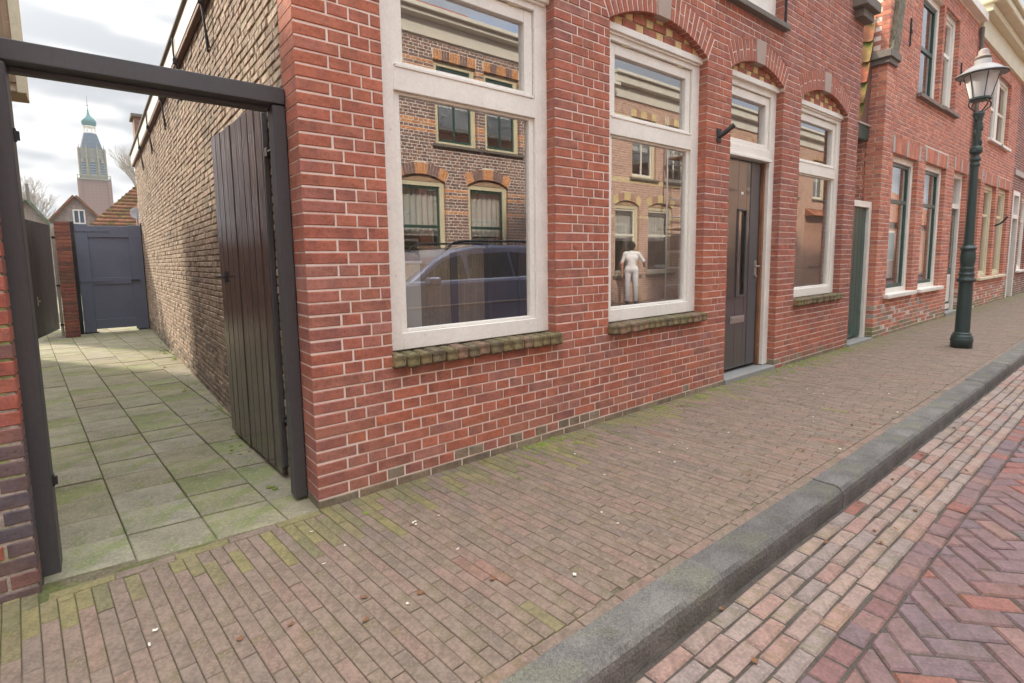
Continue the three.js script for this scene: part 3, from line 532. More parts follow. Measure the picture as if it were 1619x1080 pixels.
// ================================================================ things inside the front room
{
  const box = (name, label, cat, x0, x1, y0, y1, z0, z1, m, extra) => { const t = thing(name, label, cat, [(x0 + x1) / 2, y0, (z0 + z1) / 2]); const w = (x1 - x0) / 2, d = (z1 - z0) / 2, h = y1 - y0; mesh('carcass', B(-w, w, 0, h - 0.02, -d, d, 0.006), m, t); mesh('top', B(-w - 0.012, w + 0.012, h - 0.02, h, -d - 0.008, d + 0.008, 0.004), m, t); if (extra) extra(t, w, h, d); return t; };
  box('cabinet', 'pale cream cabinet standing behind the wide window near the corner', 'cabinet', 0.62, 0.94, 0.2, 1.26, -0.95, -0.55, mat('#d8d0be', { roughness: 0.6 }));
  box('cupboard', 'tan wooden cupboard behind the wide window, between cream cabinet and dark wardrobe', 'cupboard', 0.95, 1.5, 0.2, 1.36, -1.0, -0.58, mat('#a58d68', { map: tWood, roughness: 0.6 }), (t, w, h, d) => { mesh('door_strip', B(-0.03, 0.03, 0.05, h - 0.05, d, d + 0.012, 0.003), mat('#4a3328', { roughness: 0.5 }), t); });
  box('wardrobe', 'dark brown wardrobe behind the wide window nearest the second window', 'wardrobe', 1.55, 2.1, 0.2, 1.42, -1.1, -0.6, mat('#4b372c', { map: tWood, roughness: 0.5 }), (t, w, h, d) => { for (const s of [-1, 1]) mesh('door_panel', B(s * w / 2 - w / 2 + 0.02, s * w / 2 + w / 2 - 0.02, 0.05, h - 0.06, d, d + 0.014, 0.005), mat('#4f3a2e', { map: tWood, roughness: 0.5 }), t); });
}

// ================================================================ gateway to the alley
{
  const G = thing('gate_frame', 'dark grey timber gate frame of two posts and a lintel across the alley', 'gate frame', [-0.53, 0, -0.22]);
  mesh('post', B(0.466, 0.527, 0.012, 2.035, -0.04, 0.05, 0.006), M.anthracite, G).userData.label = 'post fixed to the corner of the brick house';
  mesh('post', B(-0.555, -0.487, -0.02, 2.03, -0.07, 0.07, 0.006), M.anthracite, G).userData.label = 'post standing beside the dark brick pier';
  mesh('lintel', B(-0.9, 0.527, 2.04, 2.12, -0.075, 0.055, 0.006), M.anthracite, G);
  mesh('lintel_stop', B(-0.487, 0.466, 2.02, 2.04, -0.07, -0.02, 0.004), M.anthracite, G);
  for (const y of [0.35, 1.75]) mesh('hinge_plate', merge([B(-0.487, -0.48, y, y + 0.05, -0.015, 0.015, 0.002), cyl(0.008, 0.008, 0.035, -0.478, y + 0.005, 0.0, 10)]), M.iron, G);
  const L = thing('plank_gate', 'open dark brown plank gate leaf swung back against the yellow brick wall', 'gate', [0.022, 0, -0.5]); L.rotation.y = 0.05;
  const R = rng(7), pm = ['#574c49', '#5e514d', '#514845'].map(c => mat(c, { map: tWood, bumpMap: tWoodB, bumpScale: 0.0016, roughness: 0.2 }));
  // local z runs into the alley, boards face the alley (-x)
  const n = 9, bw = 1.13 / n;
  for (let i = 0; i < n; i++) { const z1 = -i * bw - 0.03, z0 = z1 - bw + 0.013; const o = mesh('plank', B(-0.055, -0.035, 0.026 + R() * 0.012, 2.135 + R() * 0.006, z0, z1, 0.004), pm[Math.floor(R() * 3)], L); o.position.x = (R() - 0.5) * 0.004; }
  mesh('tongue_board', B(-0.045, -0.032, 0.06, 2.08, -1.13, -0.04, 0), M.anthracite, L);
  for (const y of [0.3, 1.05, 1.8]) mesh('ledge', B(-0.032, -0.022, y, y + 0.1, -1.12, -0.035, 0.003), M.anthracite, L);
  mesh('edge_post', B(-0.053, -0.026, 0.07, 2.08, -0.029, -0.012, 0.004), M.anthracite, L);
  mesh('latch', merge([tube([[-0.055, 1.17, -0.98], [-0.10, 1.17, -0.98], [-0.105, 1.17, -1.1]], 0.007, 12, 6), B(-0.062, -0.054, 1.13, 1.21, -1.02, -0.95, 0.003)]), M.iron, L);
  for (const y of [0.34, 1.84]) mesh('hinge', merge([B(-0.05, -0.03, y, y + 0.045, -0.02, 0.03, 0.002), tube([[-0.04, y + 0.022, 0.02], [-0.045, y + 0.022, 0.1], [-0.055, y + 0.022, 0.24]], 0.007, 8, 6)]), M.iron, L);
}
// ---------------------------------------------------------------- neighbour across the alley mouth
{
  const H = thing('neighbour_house', 'dark burnt brick neighbour house with pale timber overhang, across the alley mouth', 'house', [-1.075, 0, -0.035]);
  const w = sub('front_pier', H);
  mesh('mortar', B(-6.5, -0.006, -0.3, 3.6, -0.24, -0.0045, 0), mat('#c4bcb2', { map: tSand, roughness: 1 }), w);
  const tn = ['#6e5a56', '#785a53', '#a8604e', '#b26a52', '#685a5a', '#855e53', '#5e5456', '#945f52'];
  const pc = new Pieces({ look: brickLook, tones: tn, seed: 77, bevel: 0.0034, warp: 0.002 });
  layBricks(pc, { x0: -3.0, x1: 0, y0: -0.03, y1: 3.6, tone: (x, y, R) => y < 0.66 ? [0, 1, 4, 6, 5, 0, 2][Math.floor(R() * 7)] : [2, 3, 2, 5, 7, 3][Math.floor(R() * 6)], joint: 0.011 });
  for (const b of pc.list) if (b.poly[1][0] > -0.01) b.depth = 0.1;
  pc.build(w, { name: 'brick', most: 120 });
  mesh('house_body', B(-6.5, -0.8, -0.3, 4.0, -7.5, -0.25, 0), mat('#8a5a4a', { map: tBrick, roughness: 0.9 }), H);
  mesh('overhang', merge([B(-0.85, 0.012, 2.367, 3.75, -2.25, -1.965, 0.006)]), mat('#cbbda2', { map: tPaint, roughness: 0.8 }), H);
  mesh('overhang_board', B(-0.85, -0.028, 2.42, 3.75, -1.965, -1.95, 0.003), mat('#a88f70', { map: tWood, roughness: 0.8 }), H);
  mesh('corner_trim', B(-0.028, 0.018, 2.36, 3.75, -1.966, -1.945, 0.003), M.cream, H);
}
// ---------------------------------------------------------------- far end of the alley
{
  const G = thing('panel_gate', 'slate blue panelled garden gate closing the far end of the alley', 'gate', [-0.52, 0, -9.75]);
  const m = M.gateBlue;
  mesh('stile', B(-0.49, -0.31, 0.02, 2.02, -0.03, 0.02, 0.006), m, G); mesh('stile', B(0.30, 0.49, 0.02, 2.01, -0.03, 0.02, 0.006), m, G);
  mesh('rail', B(-0.31, 0.30, 1.78, 1.99, -0.03, 0.019, 0.006), m, G); mesh('rail', B(-0.31, 0.30, 0.90, 1.03, -0.03, 0.019, 0.006), m, G); mesh('rail', B(-0.31, 0.30, 0.07, 0.25, -0.03, 0.019, 0.006), m, G);
  mesh('panel', B(-0.31, 0.30, 1.03, 1.78, -0.02, 0.0, 0.002), m, G); mesh('panel', B(-0.31, 0.0, 0.25, 0.90, -0.02, 0.0, 0.002), m, G); mesh('panel', B(0.0, 0.30, 0.25, 0.90, -0.02, 0.001, 0.002), m, G);
  mesh('foot', merge([B(-0.49, -0.28, -0.005, 0.02, -0.03, 0.02, 0.003), B(0.33, 0.49, -0.005, 0.02, -0.03, 0.02, 0.003)]), M.black, G);
  for (const y of [0.97, 1.9]) { const p = sub('strap_hinge', G); mesh('strap', B(-0.48, 0.0, y - 0.02, y + 0.02, 0.02, 0.026, 0.002), m, p); for (let i = 0; i < 5; i++) { const g = cyl(0.011, 0.011, 0.012, 0, 0, 0, 10); g.rotateX(Math.PI / 2); g.translate(-0.46 + i * 0.11, y, 0.03); mesh('bolt', g, m, p); } }
  mesh('latch', merge([B(0.28, 0.42, 0.95, 0.98, 0.02, 0.045, 0.004)]), M.iron, G);
  mesh('post', B(-0.555, -0.495, 0, 2.06, -0.06, 0.04, 0.004), M.black, G); mesh('post', B(0.495, 0.515, 0, 2.06, -0.06, 0.04, 0.004), M.black, G);
  const P = thing('brick_pier', 'slim red brick pier between the blue gate and the dark plank gate', 'pier', [-1.17, 0, -9.4]);
  mesh('mortar', B(-0.098, 0.098, -0.1, 2.03, -0.1, 0.092, 0), M.mortarDark, P);
  const pc = new Pieces({ look: brickLook, tones: ['#8a5548', '#935c4b', '#7f4e44', '#725045'], seed: 13 }), R = pc.R, face = sub('pier_face', P); face.position.z = 0.1;
  layBricks(pc, { x0: -0.105, x1: 0.105, y0: 0, y1: 2.03, tone: (x, y, r) => Math.floor(r() * 4), joint: 0.011 }); pc.build(face, { name: 'brick', most: 80 });
  const D = thing('dark_plank_gate', 'near black plank gate standing ajar next to the slim brick pier', 'gate', [-1.62, 0, -8.95]); D.rotation.y = Math.PI / 2 - 0.145;
  for (let i = 0; i < 11; i++) mesh('plank', B(0.005 + i * 0.14, 0.137 + i * 0.14, 0.06, 2.03, -0.012, 0.012, 0.003), mat(['#232325', '#29292b', '#1f1f21'][i % 3], { map: tWood, roughness: 0.55 }), D);
  mesh('handle', merge([B(0.18, 0.22, 0.6, 0.75, 0.012, 0.02, 0.002), cyl(0.022, 0.022, 0.03, 0.2, 0.66, 0.03, 12)]), M.steel, D); mesh('handle', B(0.17, 0.23, 0.62, 0.72, -0.03, -0.012, 0.004), M.steel, D);
  const pipe = thing('drain_pipe', 'thin pale downpipe beside the slim brick pier', 'pipe', [-1.31, 0, -9.55]); mesh('pipe', cyl(0.022, 0.022, 2.0, 0, 0, 0, 12), mat('#b9b09c', { roughness: 0.6 }), pipe); for (const y of [0.2, 0.9, 1.75]) mesh('clamp', cyl(0.03, 0.03, 0.03, 0, y, 0, 12), M.iron, pipe);
  // yard wall behind the plank gate
  const Wl = thing('yard_wall', 'low pale garden wall behind the gates at the alley end', 'wall', [-3.4, 0, -11.2]); mesh('masonry', B(-3, 1.75, 0, 1.7, -0.12, 0.12, 0.004), mat('#9c8470', { map: tBrick, roughness: 0.95 }), Wl); mesh('coping', B(-3.02, 1.77, 1.7, 1.76, -0.15, 0.15, 0.008), M.stone, Wl);
}

scene.fog = new THREE.FogExp2(0xe9edf2, 0.0011);

// ================================================================ skyline beyond the alley
function roofedHouse(name, label, [x, z], { w, d, eave, ridge, wall, roof, windows = [], turn = 0, chimney }) {
  const H = thing(name, label, 'house', [x, 0, z], turn, undefined);
  const g = extr([[-w / 2, -0.2], [w / 2, -0.2], [w / 2, eave], [0, ridge - 0.12], [-w / 2, eave]], d); g.translate(0, 0, -d); mesh('walls', g, wall, H);
  const s = Math.hypot(w / 2, ridge - eave), a = Math.atan2(ridge - eave, w / 2);
  for (const k of [-1, 1]) { const rg = B(-s - 0.25, 0.0, 0, 0.12, -d - 0.1, 0.25, 0.01); const o = mesh('roof_slope', rg, roof, H); if (k < 0) { o.position.set(0, ridge - 0.1, 0); o.rotation.z = a; } else { o.position.set(0, ridge - 0.1, 0); o.rotation.z = -a; o.geometry.translate(s + 0.25, 0, 0); } }
  for (const [x0, x1, y0, y1] of windows) { const W = sub('window', H); mesh('frame', merge([B(x0, x1, y0, y0 + 0.07, 0, 0.06, 0), B(x0, x1, y1 - 0.07, y1, 0, 0.06, 0), B(x0, x0 + 0.07, y0 + 0.07, y1 - 0.07, 0, 0.06, 0), B(x1 - 0.07, x1, y0 + 0.07, y1 - 0.07, 0, 0.06, 0), B((x0 + x1) / 2 - 0.03, (x0 + x1) / 2 + 0.03, y0 + 0.07, y1 - 0.07, 0.01, 0.05, 0)]), M.white, W); const p = plain(new THREE.PlaneGeometry(x1 - x0, y1 - y0)); p.translate((x0 + x1) / 2, (y0 + y1) / 2, 0.02); mesh('pane', p, mat('#3f4a52', { roughness: 0.08 }), W); }
  if (chimney) chimney(H);
  return H;
}
const dullWall = mat('#a39284', { map: tBrick, roughness: 0.95 }), clayRoof = mat('#b0714f', { map: tRoof, roughness: 0.9 }), greyRoof = mat('#8d8784', { map: tRoof, roughness: 0.9 });
roofedHouse('gabled_house', 'small house with pointed gable and one white window in front of the tower', [-1.25, -35], { w: 2.9, d: 7, eave: 3.35, ridge: 5.15, wall: dullWall, roof: clayRoof, windows: [[-0.16, 0.38, 3.56, 4.35]] });
roofedHouse('low_house', 'low house with grey tiled roof above the dark plank gate', [-2.95, -30], { w: 1.7, d: 6, eave: 3.05, ridge: 4.37, wall: dullWall, roof: greyRoof, turn: 0, chimney: H => mesh('flue_pipe', cyl(0.06, 0.06, 0.9, 0.05, 4.2, -0.6, 12), M.stoneDark, H) });
{ const H = thing('tiled_roof_house', 'house with broad orange tiled hipped roof beside the yellow brick wall end', 'house', [3.2, 0, -30]); mesh('walls', B(-4, 5, 0, 2.9, -7, 0, 0.01), dullWall, H);
  const v = [[-4.3, 2.85, 0.3], [5.3, 2.85, 0.3], [5.3, 2.85, -7.3], [-4.3, 2.85, -7.3], [-0.4, 7.0, -3.4], [2.4, 7.0, -3.4]], f = [[0, 1, 5], [0, 5, 4], [1, 2, 5], [2, 3, 4], [2, 4, 5], [3, 0, 4]], g = new THREE.BufferGeometry(); g.setAttribute('position', new THREE.Float32BufferAttribute(f.flat().flatMap(i => v[i]), 3)); g.computeVertexNormals(); mesh('roof', metricUV(g), mat('#b87a52', { map: tRoof, roughness: 0.9 }), H);
  for (let i = 0; i < 22; i++) { const t = i / 22; mesh('tile_course', B(-4.3 + 3.9 * t + 0.02, 5.3 - 2.9 * t - 0.02, 2.87 + 4.15 * t, 2.93 + 4.15 * t, 0.29 - 3.7 * t, 0.36 - 3.7 * t, 0), mat('#a96c48', { map: tRoof, roughness: 0.9 }), H); } }
{ const C = thing('chimney', 'square brown brick chimney rising behind the end of the white fascia', 'chimney', [0.55, 3.0, -14]); mesh('stack', B(-0.25, 0.4, 0, 1.95, -0.3, 0.3, 0.01), mat('#8d6a58', { map: tBrick, roughness: 0.9 }), C); mesh('cap', B(-0.31, 0.46, 1.95, 2.03, -0.36, 0.36, 0.01), M.stoneDark, C); const b = mesh('roof_base', B(-0.2, 4, -3.0, 0.02, -2, 0.3, 0.01), mat('#8a5a48', { map: tBrick, roughness: 0.9 }), C); }
{ const S = thing('satellite_dish', 'pale round satellite dish on a pole behind the blue gate', 'dish', [0.27, 0, -15]); mesh('pole', cyl(0.025, 0.025, 2.62, 0, 0, -0.06, 10), M.steel, S); const g = lathe([[0, 0.0], [0.08, 0.006], [0.15, 0.024], [0.155, 0.03], [0.15, 0.034], [0.08, 0.016], [0, 0.01]], 28); g.rotateX(Math.PI / 2); g.translate(0, 2.66, 0); mesh('dish', g, mat('#b7bcc0', { roughness: 0.5 }), S); mesh('arm', tube([[0, 2.52, 0.02], [0, 2.56, 0.14], [0, 2.66, 0.16]], 0.008, 8, 6), M.steel, S); }
{
  const T = thing('church_tower', 'tall brick church tower with slate lantern and green onion dome', 'tower', [0.95, 0, -130]);
  const brick = mat('#8c6654', { map: tBrick, roughness: 0.95 }), pale = mat('#94876c', { map: tTile, roughness: 0.9 });
  mesh('shaft', B(-2.35, 2.35, 0, 18.0, -2.35, 2.35, 0.1), brick, T);
  for (const s of [-1, 1]) for (const t of [-1, 1]) mesh('corner_buttress', B(s * 2.35 - 0.3, s * 2.35 + 0.3, 0, 17.6, t * 2.35 - 0.3, t * 2.35 + 0.3, 0.05), brick, T);
  mesh('gallery', merge([B(-2.65, 2.65, 17.75, 18.0, -2.65, 2.65, 0.03), B(-2.6, 2.6, 18.5, 18.62, 2.5, 2.6, 0.02), B(-2.6, -2.5, 18.5, 18.62, -2.6, 2.6, 0.02), B(2.5, 2.6, 18.5, 18.62, -2.6, 2.6, 0.02)]), pale, T);
  for (let i = 0; i < 14; i++) mesh('baluster', B(-2.58 + i * 0.39, -2.5 + i * 0.39, 18.0, 18.5, 2.51, 2.59, 0), pale, T);
  const oct = (r0, r1, h, y) => { const g = plain(new THREE.CylinderGeometry(r1, r0, h, 8, 1)); g.rotateY(Math.PI / 8); g.translate(0, y + h / 2, 0); return metricUV(g); };
  mesh('belfry', oct(2.3, 2.0, 5.9, 18.0), mat('#7d7868', { map: tBrick, roughness: 0.95 }), T);
  for (let i = 0; i < 8; i++) { const a = i * Math.PI / 4, R0 = 2.08; const W = sub('belfry_window', T); W.rotation.y = a; mesh('opening', B(-0.42, 0.42, 18.5, 21.9, R0 - 0.25, R0 - 0.0, 0.02), M.slate, W); mesh('louvre', merge([0, 1, 2, 3, 4, 5].map(k => B(-0.4, 0.4, 18.7 + k * 0.5, 18.8 + k * 0.5, R0 - 0.02, R0 + 0.06, 0))), mat('#8d98a2', { roughness: 0.8 }), W); mesh('dial', (() => { const g = cyl(0.36, 0.36, 0.08, 0, 0, 0, 20); g.rotateX(Math.PI / 2); g.translate(0, 21.5, R0 + 0.06); return g; })(), pale, W); mesh('pier', (() => { const g = B(-0.16, 0.16, 18, 24, 2.1, 2.35, 0.03); g.rotateY(Math.PI / 8); return g; })(), pale, W); }
  mesh('lantern_roof', oct(1.95, 1.15, 3.0, 23.85), M.slate, T);
  for (let i = 0; i < 8; i++) { const a = (i + 0.5) * Math.PI / 4; mesh('pinnacle', (() => { const g = plain(new THREE.ConeGeometry(0.13, 1.5, 6)); g.translate(Math.sin(a) * 2.1, 24.3, Math.cos(a) * 2.1); return g; })(), pale, T); }
  mesh('open_lantern', merge([oct(1.05, 1.05, 0.2, 26.85), ...Array.from({ length: 8 }, (_, i) => { const a = (i + 0.5) * Math.PI / 4; const g = cyl(0.1, 0.1, 1.2, Math.sin(a) * 0.92, 27.0, Math.cos(a) * 0.92, 8); return metricUV(g); }), oct(1.1, 1.1, 0.2, 28.1)]), mat('#d8d2c2', { roughness: 0.8 }), T);
  mesh('onion_dome', lathe([[0.95, 28.3], [1.16, 28.75], [1.2, 29.15], [1.08, 29.55], [0.75, 29.95], [0.4, 30.3], [0.2, 30.8], [0.1, 31.6], [0.0, 31.7]], 24), M.copper, T);
  mesh('spire_rod', merge([cyl(0.05, 0.02, 2.6, 0, 31.5, 0, 8), (() => { const g = plain(new THREE.SphereGeometry(0.13, 10, 8)); g.translate(0, 32.3, 0); return g; })()]), M.iron, T);
}
function bareTree(label, [x, z], h, seed) {
  const T = thing('bare_tree', label, 'tree', [x, 0, z], 0, 'bare winter trees behind the roofs'), R = rng(seed), tr = [], tw = []; const bark = mat('#a89d90', { roughness: 1 });
  const grow = (p, d, len, r, lev) => { const q = p.clone().addScaledVector(d, len); const g = plain(new THREE.CylinderGeometry(r * 0.65, r, len, 5, 1, true)); g.applyQuaternion(new THREE.Quaternion().setFromUnitVectors(new THREE.Vector3(0, 1, 0), d)); g.translate((p.x + q.x) / 2, (p.y + q.y) / 2, (p.z + q.z) / 2); (lev < 2 ? tr : tw).push(g); if (lev > 5) return; const n = lev < 1 ? 4 : 3; for (let i = 0; i < n; i++) { const e = d.clone().add(new THREE.Vector3(R() - 0.5, R() * 0.5, R() - 0.5).multiplyScalar(1.25)).normalize(); grow(lev ? p.clone().lerp(q, 0.55 + R() * 0.45) : q, e, len * (0.62 + R() * 0.2), r * 0.6, lev + 1); } };
  grow(new THREE.Vector3(), new THREE.Vector3(0, 1, 0), h * 0.32, h * 0.018, 0); mesh('trunk', merge(tr), bark, T); mesh('crown', merge(tw), bark, T);
}
bareTree('bare branching tree between the tower and the orange roof', [3.6, -62], 14, 3);
bareTree('bare tree behind the grey roofed low house', [-4.8, -58], 9, 5);

// ================================================================ houses further down the street
function sashWindow(parent, x0, x1, y0, y1, { rail = 0.32, frame = M.white, sash = M.green, mullion = false, sill = M.white, rec = 0.07, blind } = {}) {
  const w = sub('window', parent), z = -rec, f = 0.1;
  mesh('frame', merge([B(x0 - 0.01, x0 + f, y0, y1, z - 0.1, z, 0.004), B(x1 - f, x1 + 0.01, y0, y1, z - 0.1, z, 0.004), B(x0 + f, x1 - f, y0, y0 + 0.07, z - 0.1, z - 0.002, 0.004), B(x0 + f, x1 - f, y1 - 0.09, y1, z - 0.1, z - 0.002, 0.004)]), frame, w);
  const ym = y1 - (y1 - y0) * rail, a = x0 + f, b = x1 - f, s = 0.036;
  mesh('sash', merge([B(a, a + s, y0 + 0.07, y1 - 0.09, z - 0.07, z - 0.03, 0.003), B(b - s, b, y0 + 0.07, y1 - 0.09, z - 0.07, z - 0.03, 0.003), B(a + s, b - s, ym - 0.03, ym + 0.03, z - 0.07, z - 0.028, 0.003), B(a + s, b - s, y0 + 0.07, y0 + 0.13, z - 0.07, z - 0.031, 0.003), B(a + s, b - s, y1 - 0.14, y1 - 0.09, z - 0.07, z - 0.031, 0.003), ...(mullion ? [B((a + b) / 2 - 0.02, (a + b) / 2 + 0.02, y0 + 0.13, ym - 0.03, z - 0.07, z - 0.032, 0.003)] : [])]), sash, w);
  for (const [c, d] of [[y0 + 0.12, ym], [ym, y1 - 0.12]]) { const g = plain(new THREE.PlaneGeometry(b - a - 0.06, d - c)); g.translate((a + b) / 2, (c + d) / 2, z - 0.05); mesh('pane', g, M.glass, w); }
  if (sill) mesh('sill', B(x0 - 0.09, x1 + 0.09, y0 - 0.06, y0 + 0.0, z - 0.08, 0.07, 0.008), sill, w);
  if (blind) mesh('curtain', (() => { const g = plain(new THREE.PlaneGeometry(x1 - x0, (y1 - y0) * blind, 40, 1)); const p = g.attributes.position; for (let i = 0; i < p.count; i++) p.setZ(i, Math.sin(p.getX(i) * 46) * 0.018); g.computeVertexNormals(); g.translate((x0 + x1) / 2, y1 - (y1 - y0) * blind / 2, z - 0.2); return g; })(), mat('#d9dcd4', { roughness: 1, side: THREE.DoubleSide }), w);
  return w;
}
function flatLintel(parent, x0, x1, y, tones, seed, stone = M.stone) {
  const L = sub('lintel', parent), pc = new Pieces({ look: brickLook, tones, seed, depth: 0.06 }), R = pc.R, h = 0.235, a = x0 - 0.05, b = x1 + 0.05, n = Math.round((b - a) / 0.064), sp = 0.16, cx = (a + b) / 2;
  const X = (t, v) => { const x = a + (b - a) * t; return x + (x - cx) * sp * 2 * v / (b - a) * 0.5; };
  for (let i = 0; i < n; i++) { const stones = i === 0 || i === n - 1 || i === Math.floor(n / 2); const t0 = (i + (stones ? -0.15 : 0.06)) / n, t1 = (i + (stones ? 1.15 : 0.94)) / n, q = [[X(t0, 0), y], [X(t1, 0), y], [X(t1, h), y + h], [X(t0, h), y + h]];
    if (stones) { const g = extr(q, 0.06, [], 0.002); g.translate(0, 0, -0.052); mesh('stone_block', g, stone, L); } else pc.add(q, Math.floor(R() * 4), { n: 0.002 }); }
  pc.build(L, { name: 'brick', stuff: 'brickwork', most: 0 });
}
function rowHouse({ name, label, pos, turn = 0, width, top, openings, tones, tone, seed, depth = 8, mortar = M.mortarPale, group, bodyTop, nearMost = 0, joint = 0.0095 }) {
  const H = thing(name, label, 'house', pos, turn, group), w = sub('front_wall', H);
  const core = extr([[0.005, -0.3], [width - 0.005, -0.3], [width - 0.005, top], [0.005, top]], 0.22, openings.map(o => holeOf(o))); core.translate(0, 0, -0.2245); mesh('mortar', core, mortar, w);
  const pc = new Pieces({ look: brickLook, tones, seed, bevel: 0.003 }); layBricks(pc, { x0: 0, x1: width, y0: -0.02, y1: top, openings, tone, joint, cornerDepth: [0.21, 0.1] }); pc.build(w, { name: 'brick', stuff: 'brickwork', most: nearMost });
  const bt = bodyTop || top; mesh('house_body', merge([B(0.006, 0.2, -0.2, bt, -depth, -0.228, 0), B(width - 0.2, width - 0.006, -0.2, bt, -depth, -0.228, 0), B(0.2, width - 0.2, -0.2, bt, -depth, -depth + 0.2, 0), B(0.2, width - 0.2, bt - 0.15, bt, -depth + 0.2, -0.228, 0), B(0.2, width - 0.2, 0.02, 0.12, -depth + 0.2, -0.228, 0), ...(top > 4.5 ? [B(0.2, width - 0.2, 2.95, 3.1, -depth + 0.2, -0.228, 0)] : []), B(0.2, width - 0.2, 0.12, bt - 0.15, -3.2, -3.1, 0)]), M.plaster, H);
  return { H, w };
}
const orangeTones = ['#c47a60', '#cb8166', '#ba745e', '#ce886d', '#b37463', '#bb806b', '#95836f', '#ad9d8d', '#858058', '#cfc3b6'];
const lowTone = (x, y, R, f) => { const l = y + (fbm(x * 1.5, 7, 3, 3) - 0.5) * 0.3; if (l < 0.1 && R() < 0.75) return [8, 6, 8, 6][Math.floor(R() * 4)]; if (l < 0.42 && R() < 0.5) return [6, 7, 9, 5][Math.floor(R() * 4)]; return f(R); };
{
  // house with the roof tiles and green door beside it
  const ops = [{ x0: 0.47, x1: 1.72, y0: 0.63, y1: 2.72, lintel: 0.24, lap: 0.05 }, { x0: 2.12, x1: 3.42, y0: 0.63, y1: 2.75, lintel: 0.24, lap: 0.05 }, { x0: 4.02, x1: 5.0, y0: -0.1, y1: 2.78, lintel: 0.24, lap: 0.05 }, { x0: 1.45, x1: 2.62, y0: 3.72, y1: 5.35 }, { x0: 2.74, x1: 3.68, y0: 3.74, y1: 5.38 }];
  const { H } = rowHouse({ name: 'orange_brick_house', label: 'orange red brick house with green gutter end, right behind the street lamp', pos: [8.1, 0, 0], width: 5.15, top: 5.7, openings: ops, tones: orangeTones, seed: 401, tone: (x, y, R) => lowTone(x, y, R, r => Math.floor(r() * 6)), bodyTop: 5.65 });
  ops.slice(0, 3).forEach((o, i) => flatLintel(H, o.x0, o.x1, o.y1 + 0.004, orangeTones, 420 + i));
  sashWindow(H, 0.47, 1.72, 0.63, 2.72, { blind: 0.9 }); sashWindow(H, 2.12, 3.42, 0.63, 2.75, { blind: 0.9 });  // pale curtains added behind these panes to lighten them
  sashWindow(H, 1.45, 2.62, 3.72, 5.35, { rail: 0.5, sill: mat('#8a7a6c', { map: tWood, roughness: 0.7 }) }); sashWindow(H, 2.74, 3.68, 3.74, 5.38, { rail: 0.4, sash: M.white, sill: mat('#8a7a6c', { map: tWood, roughness: 0.7 }), blind: 0.95 });
  const D = sub('door', H); mesh('frame', merge([B(4.01, 4.1, 0, 2.78, -0.2, -0.07), B(4.92, 5.01, 0, 2.78, -0.2, -0.07), B(4.1, 4.92, 2.69, 2.78, -0.2, -0.072), B(4.1, 4.92, 2.1, 2.19, -0.2, -0.072)]), M.white, D); mesh('door_leaf', B(4.1, 4.92, 0.08, 2.1, -0.16, -0.12), M.green, D); mesh('door_panel', merge([B(4.2, 4.82, 0.25, 0.8, -0.12, -0.11), B(4.2, 4.82, 0.1, 0.2, -0.12, -0.1)]), M.white, D); { const g = plain(new THREE.PlaneGeometry(0.6, 1.05)); g.translate(4.51, 1.45, -0.112); mesh('door_glass', g, M.glassSmoke, D); const h = plain(new THREE.PlaneGeometry(0.82, 0.5)); h.translate(4.51, 2.44, -0.13); mesh('toplight_pane', h, M.glass, D); } mesh('threshold', B(4.0, 5.02, -0.1, 0.07, -0.2, 0.03), M.blueStone, D);
  // visible flank, pier cap, weathered coping
  const fl = sub('flank', H); fl.rotation.y = -Math.PI / 2; fl.updateMatrixWorld(true);
  mesh('mortar', B(-3.5, -0.21, -0.2, 3.94, -0.2, -0.005, 0), M.mortarPale, fl);
  const pf = new Pieces({ look: brickLook, tones: orangeTones, seed: 440 }); layBricks(pf, { x0: -3.5, x1: -0.108, y0: -0.02, y1: 3.95, tone: (x, y, R) => Math.floor(R() * 6) }); pf.list = pf.list.filter(b => { if (Math.floor((b.y + 0.02) / COURSE) % 2) return true; for (const p of b.poly) p[0] = Math.min(p[0], -0.219); return b.poly[1][0] - b.poly[0][0] > 0.02; }); for (const b of pf.list) b.x = (b.poly[0][0] + b.poly[1][0]) / 2; pf.build(fl, { most: 0 });
  mesh('pier_cap', merge([B(-0.09, 0.36, 3.95, 4.05, -0.3, 0.06, 0.01), B(-0.05, 0.32, 3.88, 3.95, -0.28, 0.035, 0.008)]), M.stoneDark, H);
  const cg = extr([[0.0, 4.05], [0.26, 4.05], [0.62, 5.72], [0.36, 5.72]], 0.34); cg.translate(0, 0, -0.29); mesh('coping', cg, mat('#7d7660', { ...roughLook }), H);
  mesh('wall_anchor', merge([B(0.86, 0.885, 4.3, 4.7, 0, 0.02, 0.004), B(0.85, 0.895, 4.48, 4.53, 0, 0.03, 0.004)]), M.iron, H); mesh('wall_anchor', merge([B(3.9, 3.925, 4.3, 4.7, 0, 0.02, 0.004), B(3.89, 3.935, 4.48, 4.53, 0, 0.03, 0.004)]), M.iron, H);
  mesh('eave_board', B(0.6, 5.15, 5.7, 5.85, -0.25, 0.12, 0.01), M.white, H);
  const gut = sub('gutter', H); mesh('gutter_end', B(-0.46, -0.01, 2.86, 3.05, -0.26, -0.18, 0.006), M.green, gut); mesh('gutter_box', B(-0.46, -0.01, 2.87, 3.04, -3.4, -0.26, 0.006), M.green, gut); mesh('gutter_lip', B(-0.49, 0.0, 3.05, 3.075, -3.42, -0.16, 0.004), M.stone, gut);
  // steep tiled slope: pantiles one by one
  const roof = sub('tiled_slope', H); roof.position.set(-0.36, 3.06, -0.17); roof.rotation.z = -0.24; roof.updateMatrixWorld(true);
  mesh('underlay', B(0.05, 0.25, 0, 3.0, -3.3, -0.02, 0), mat('#6b4a3a', { roughness: 1 }), roof);
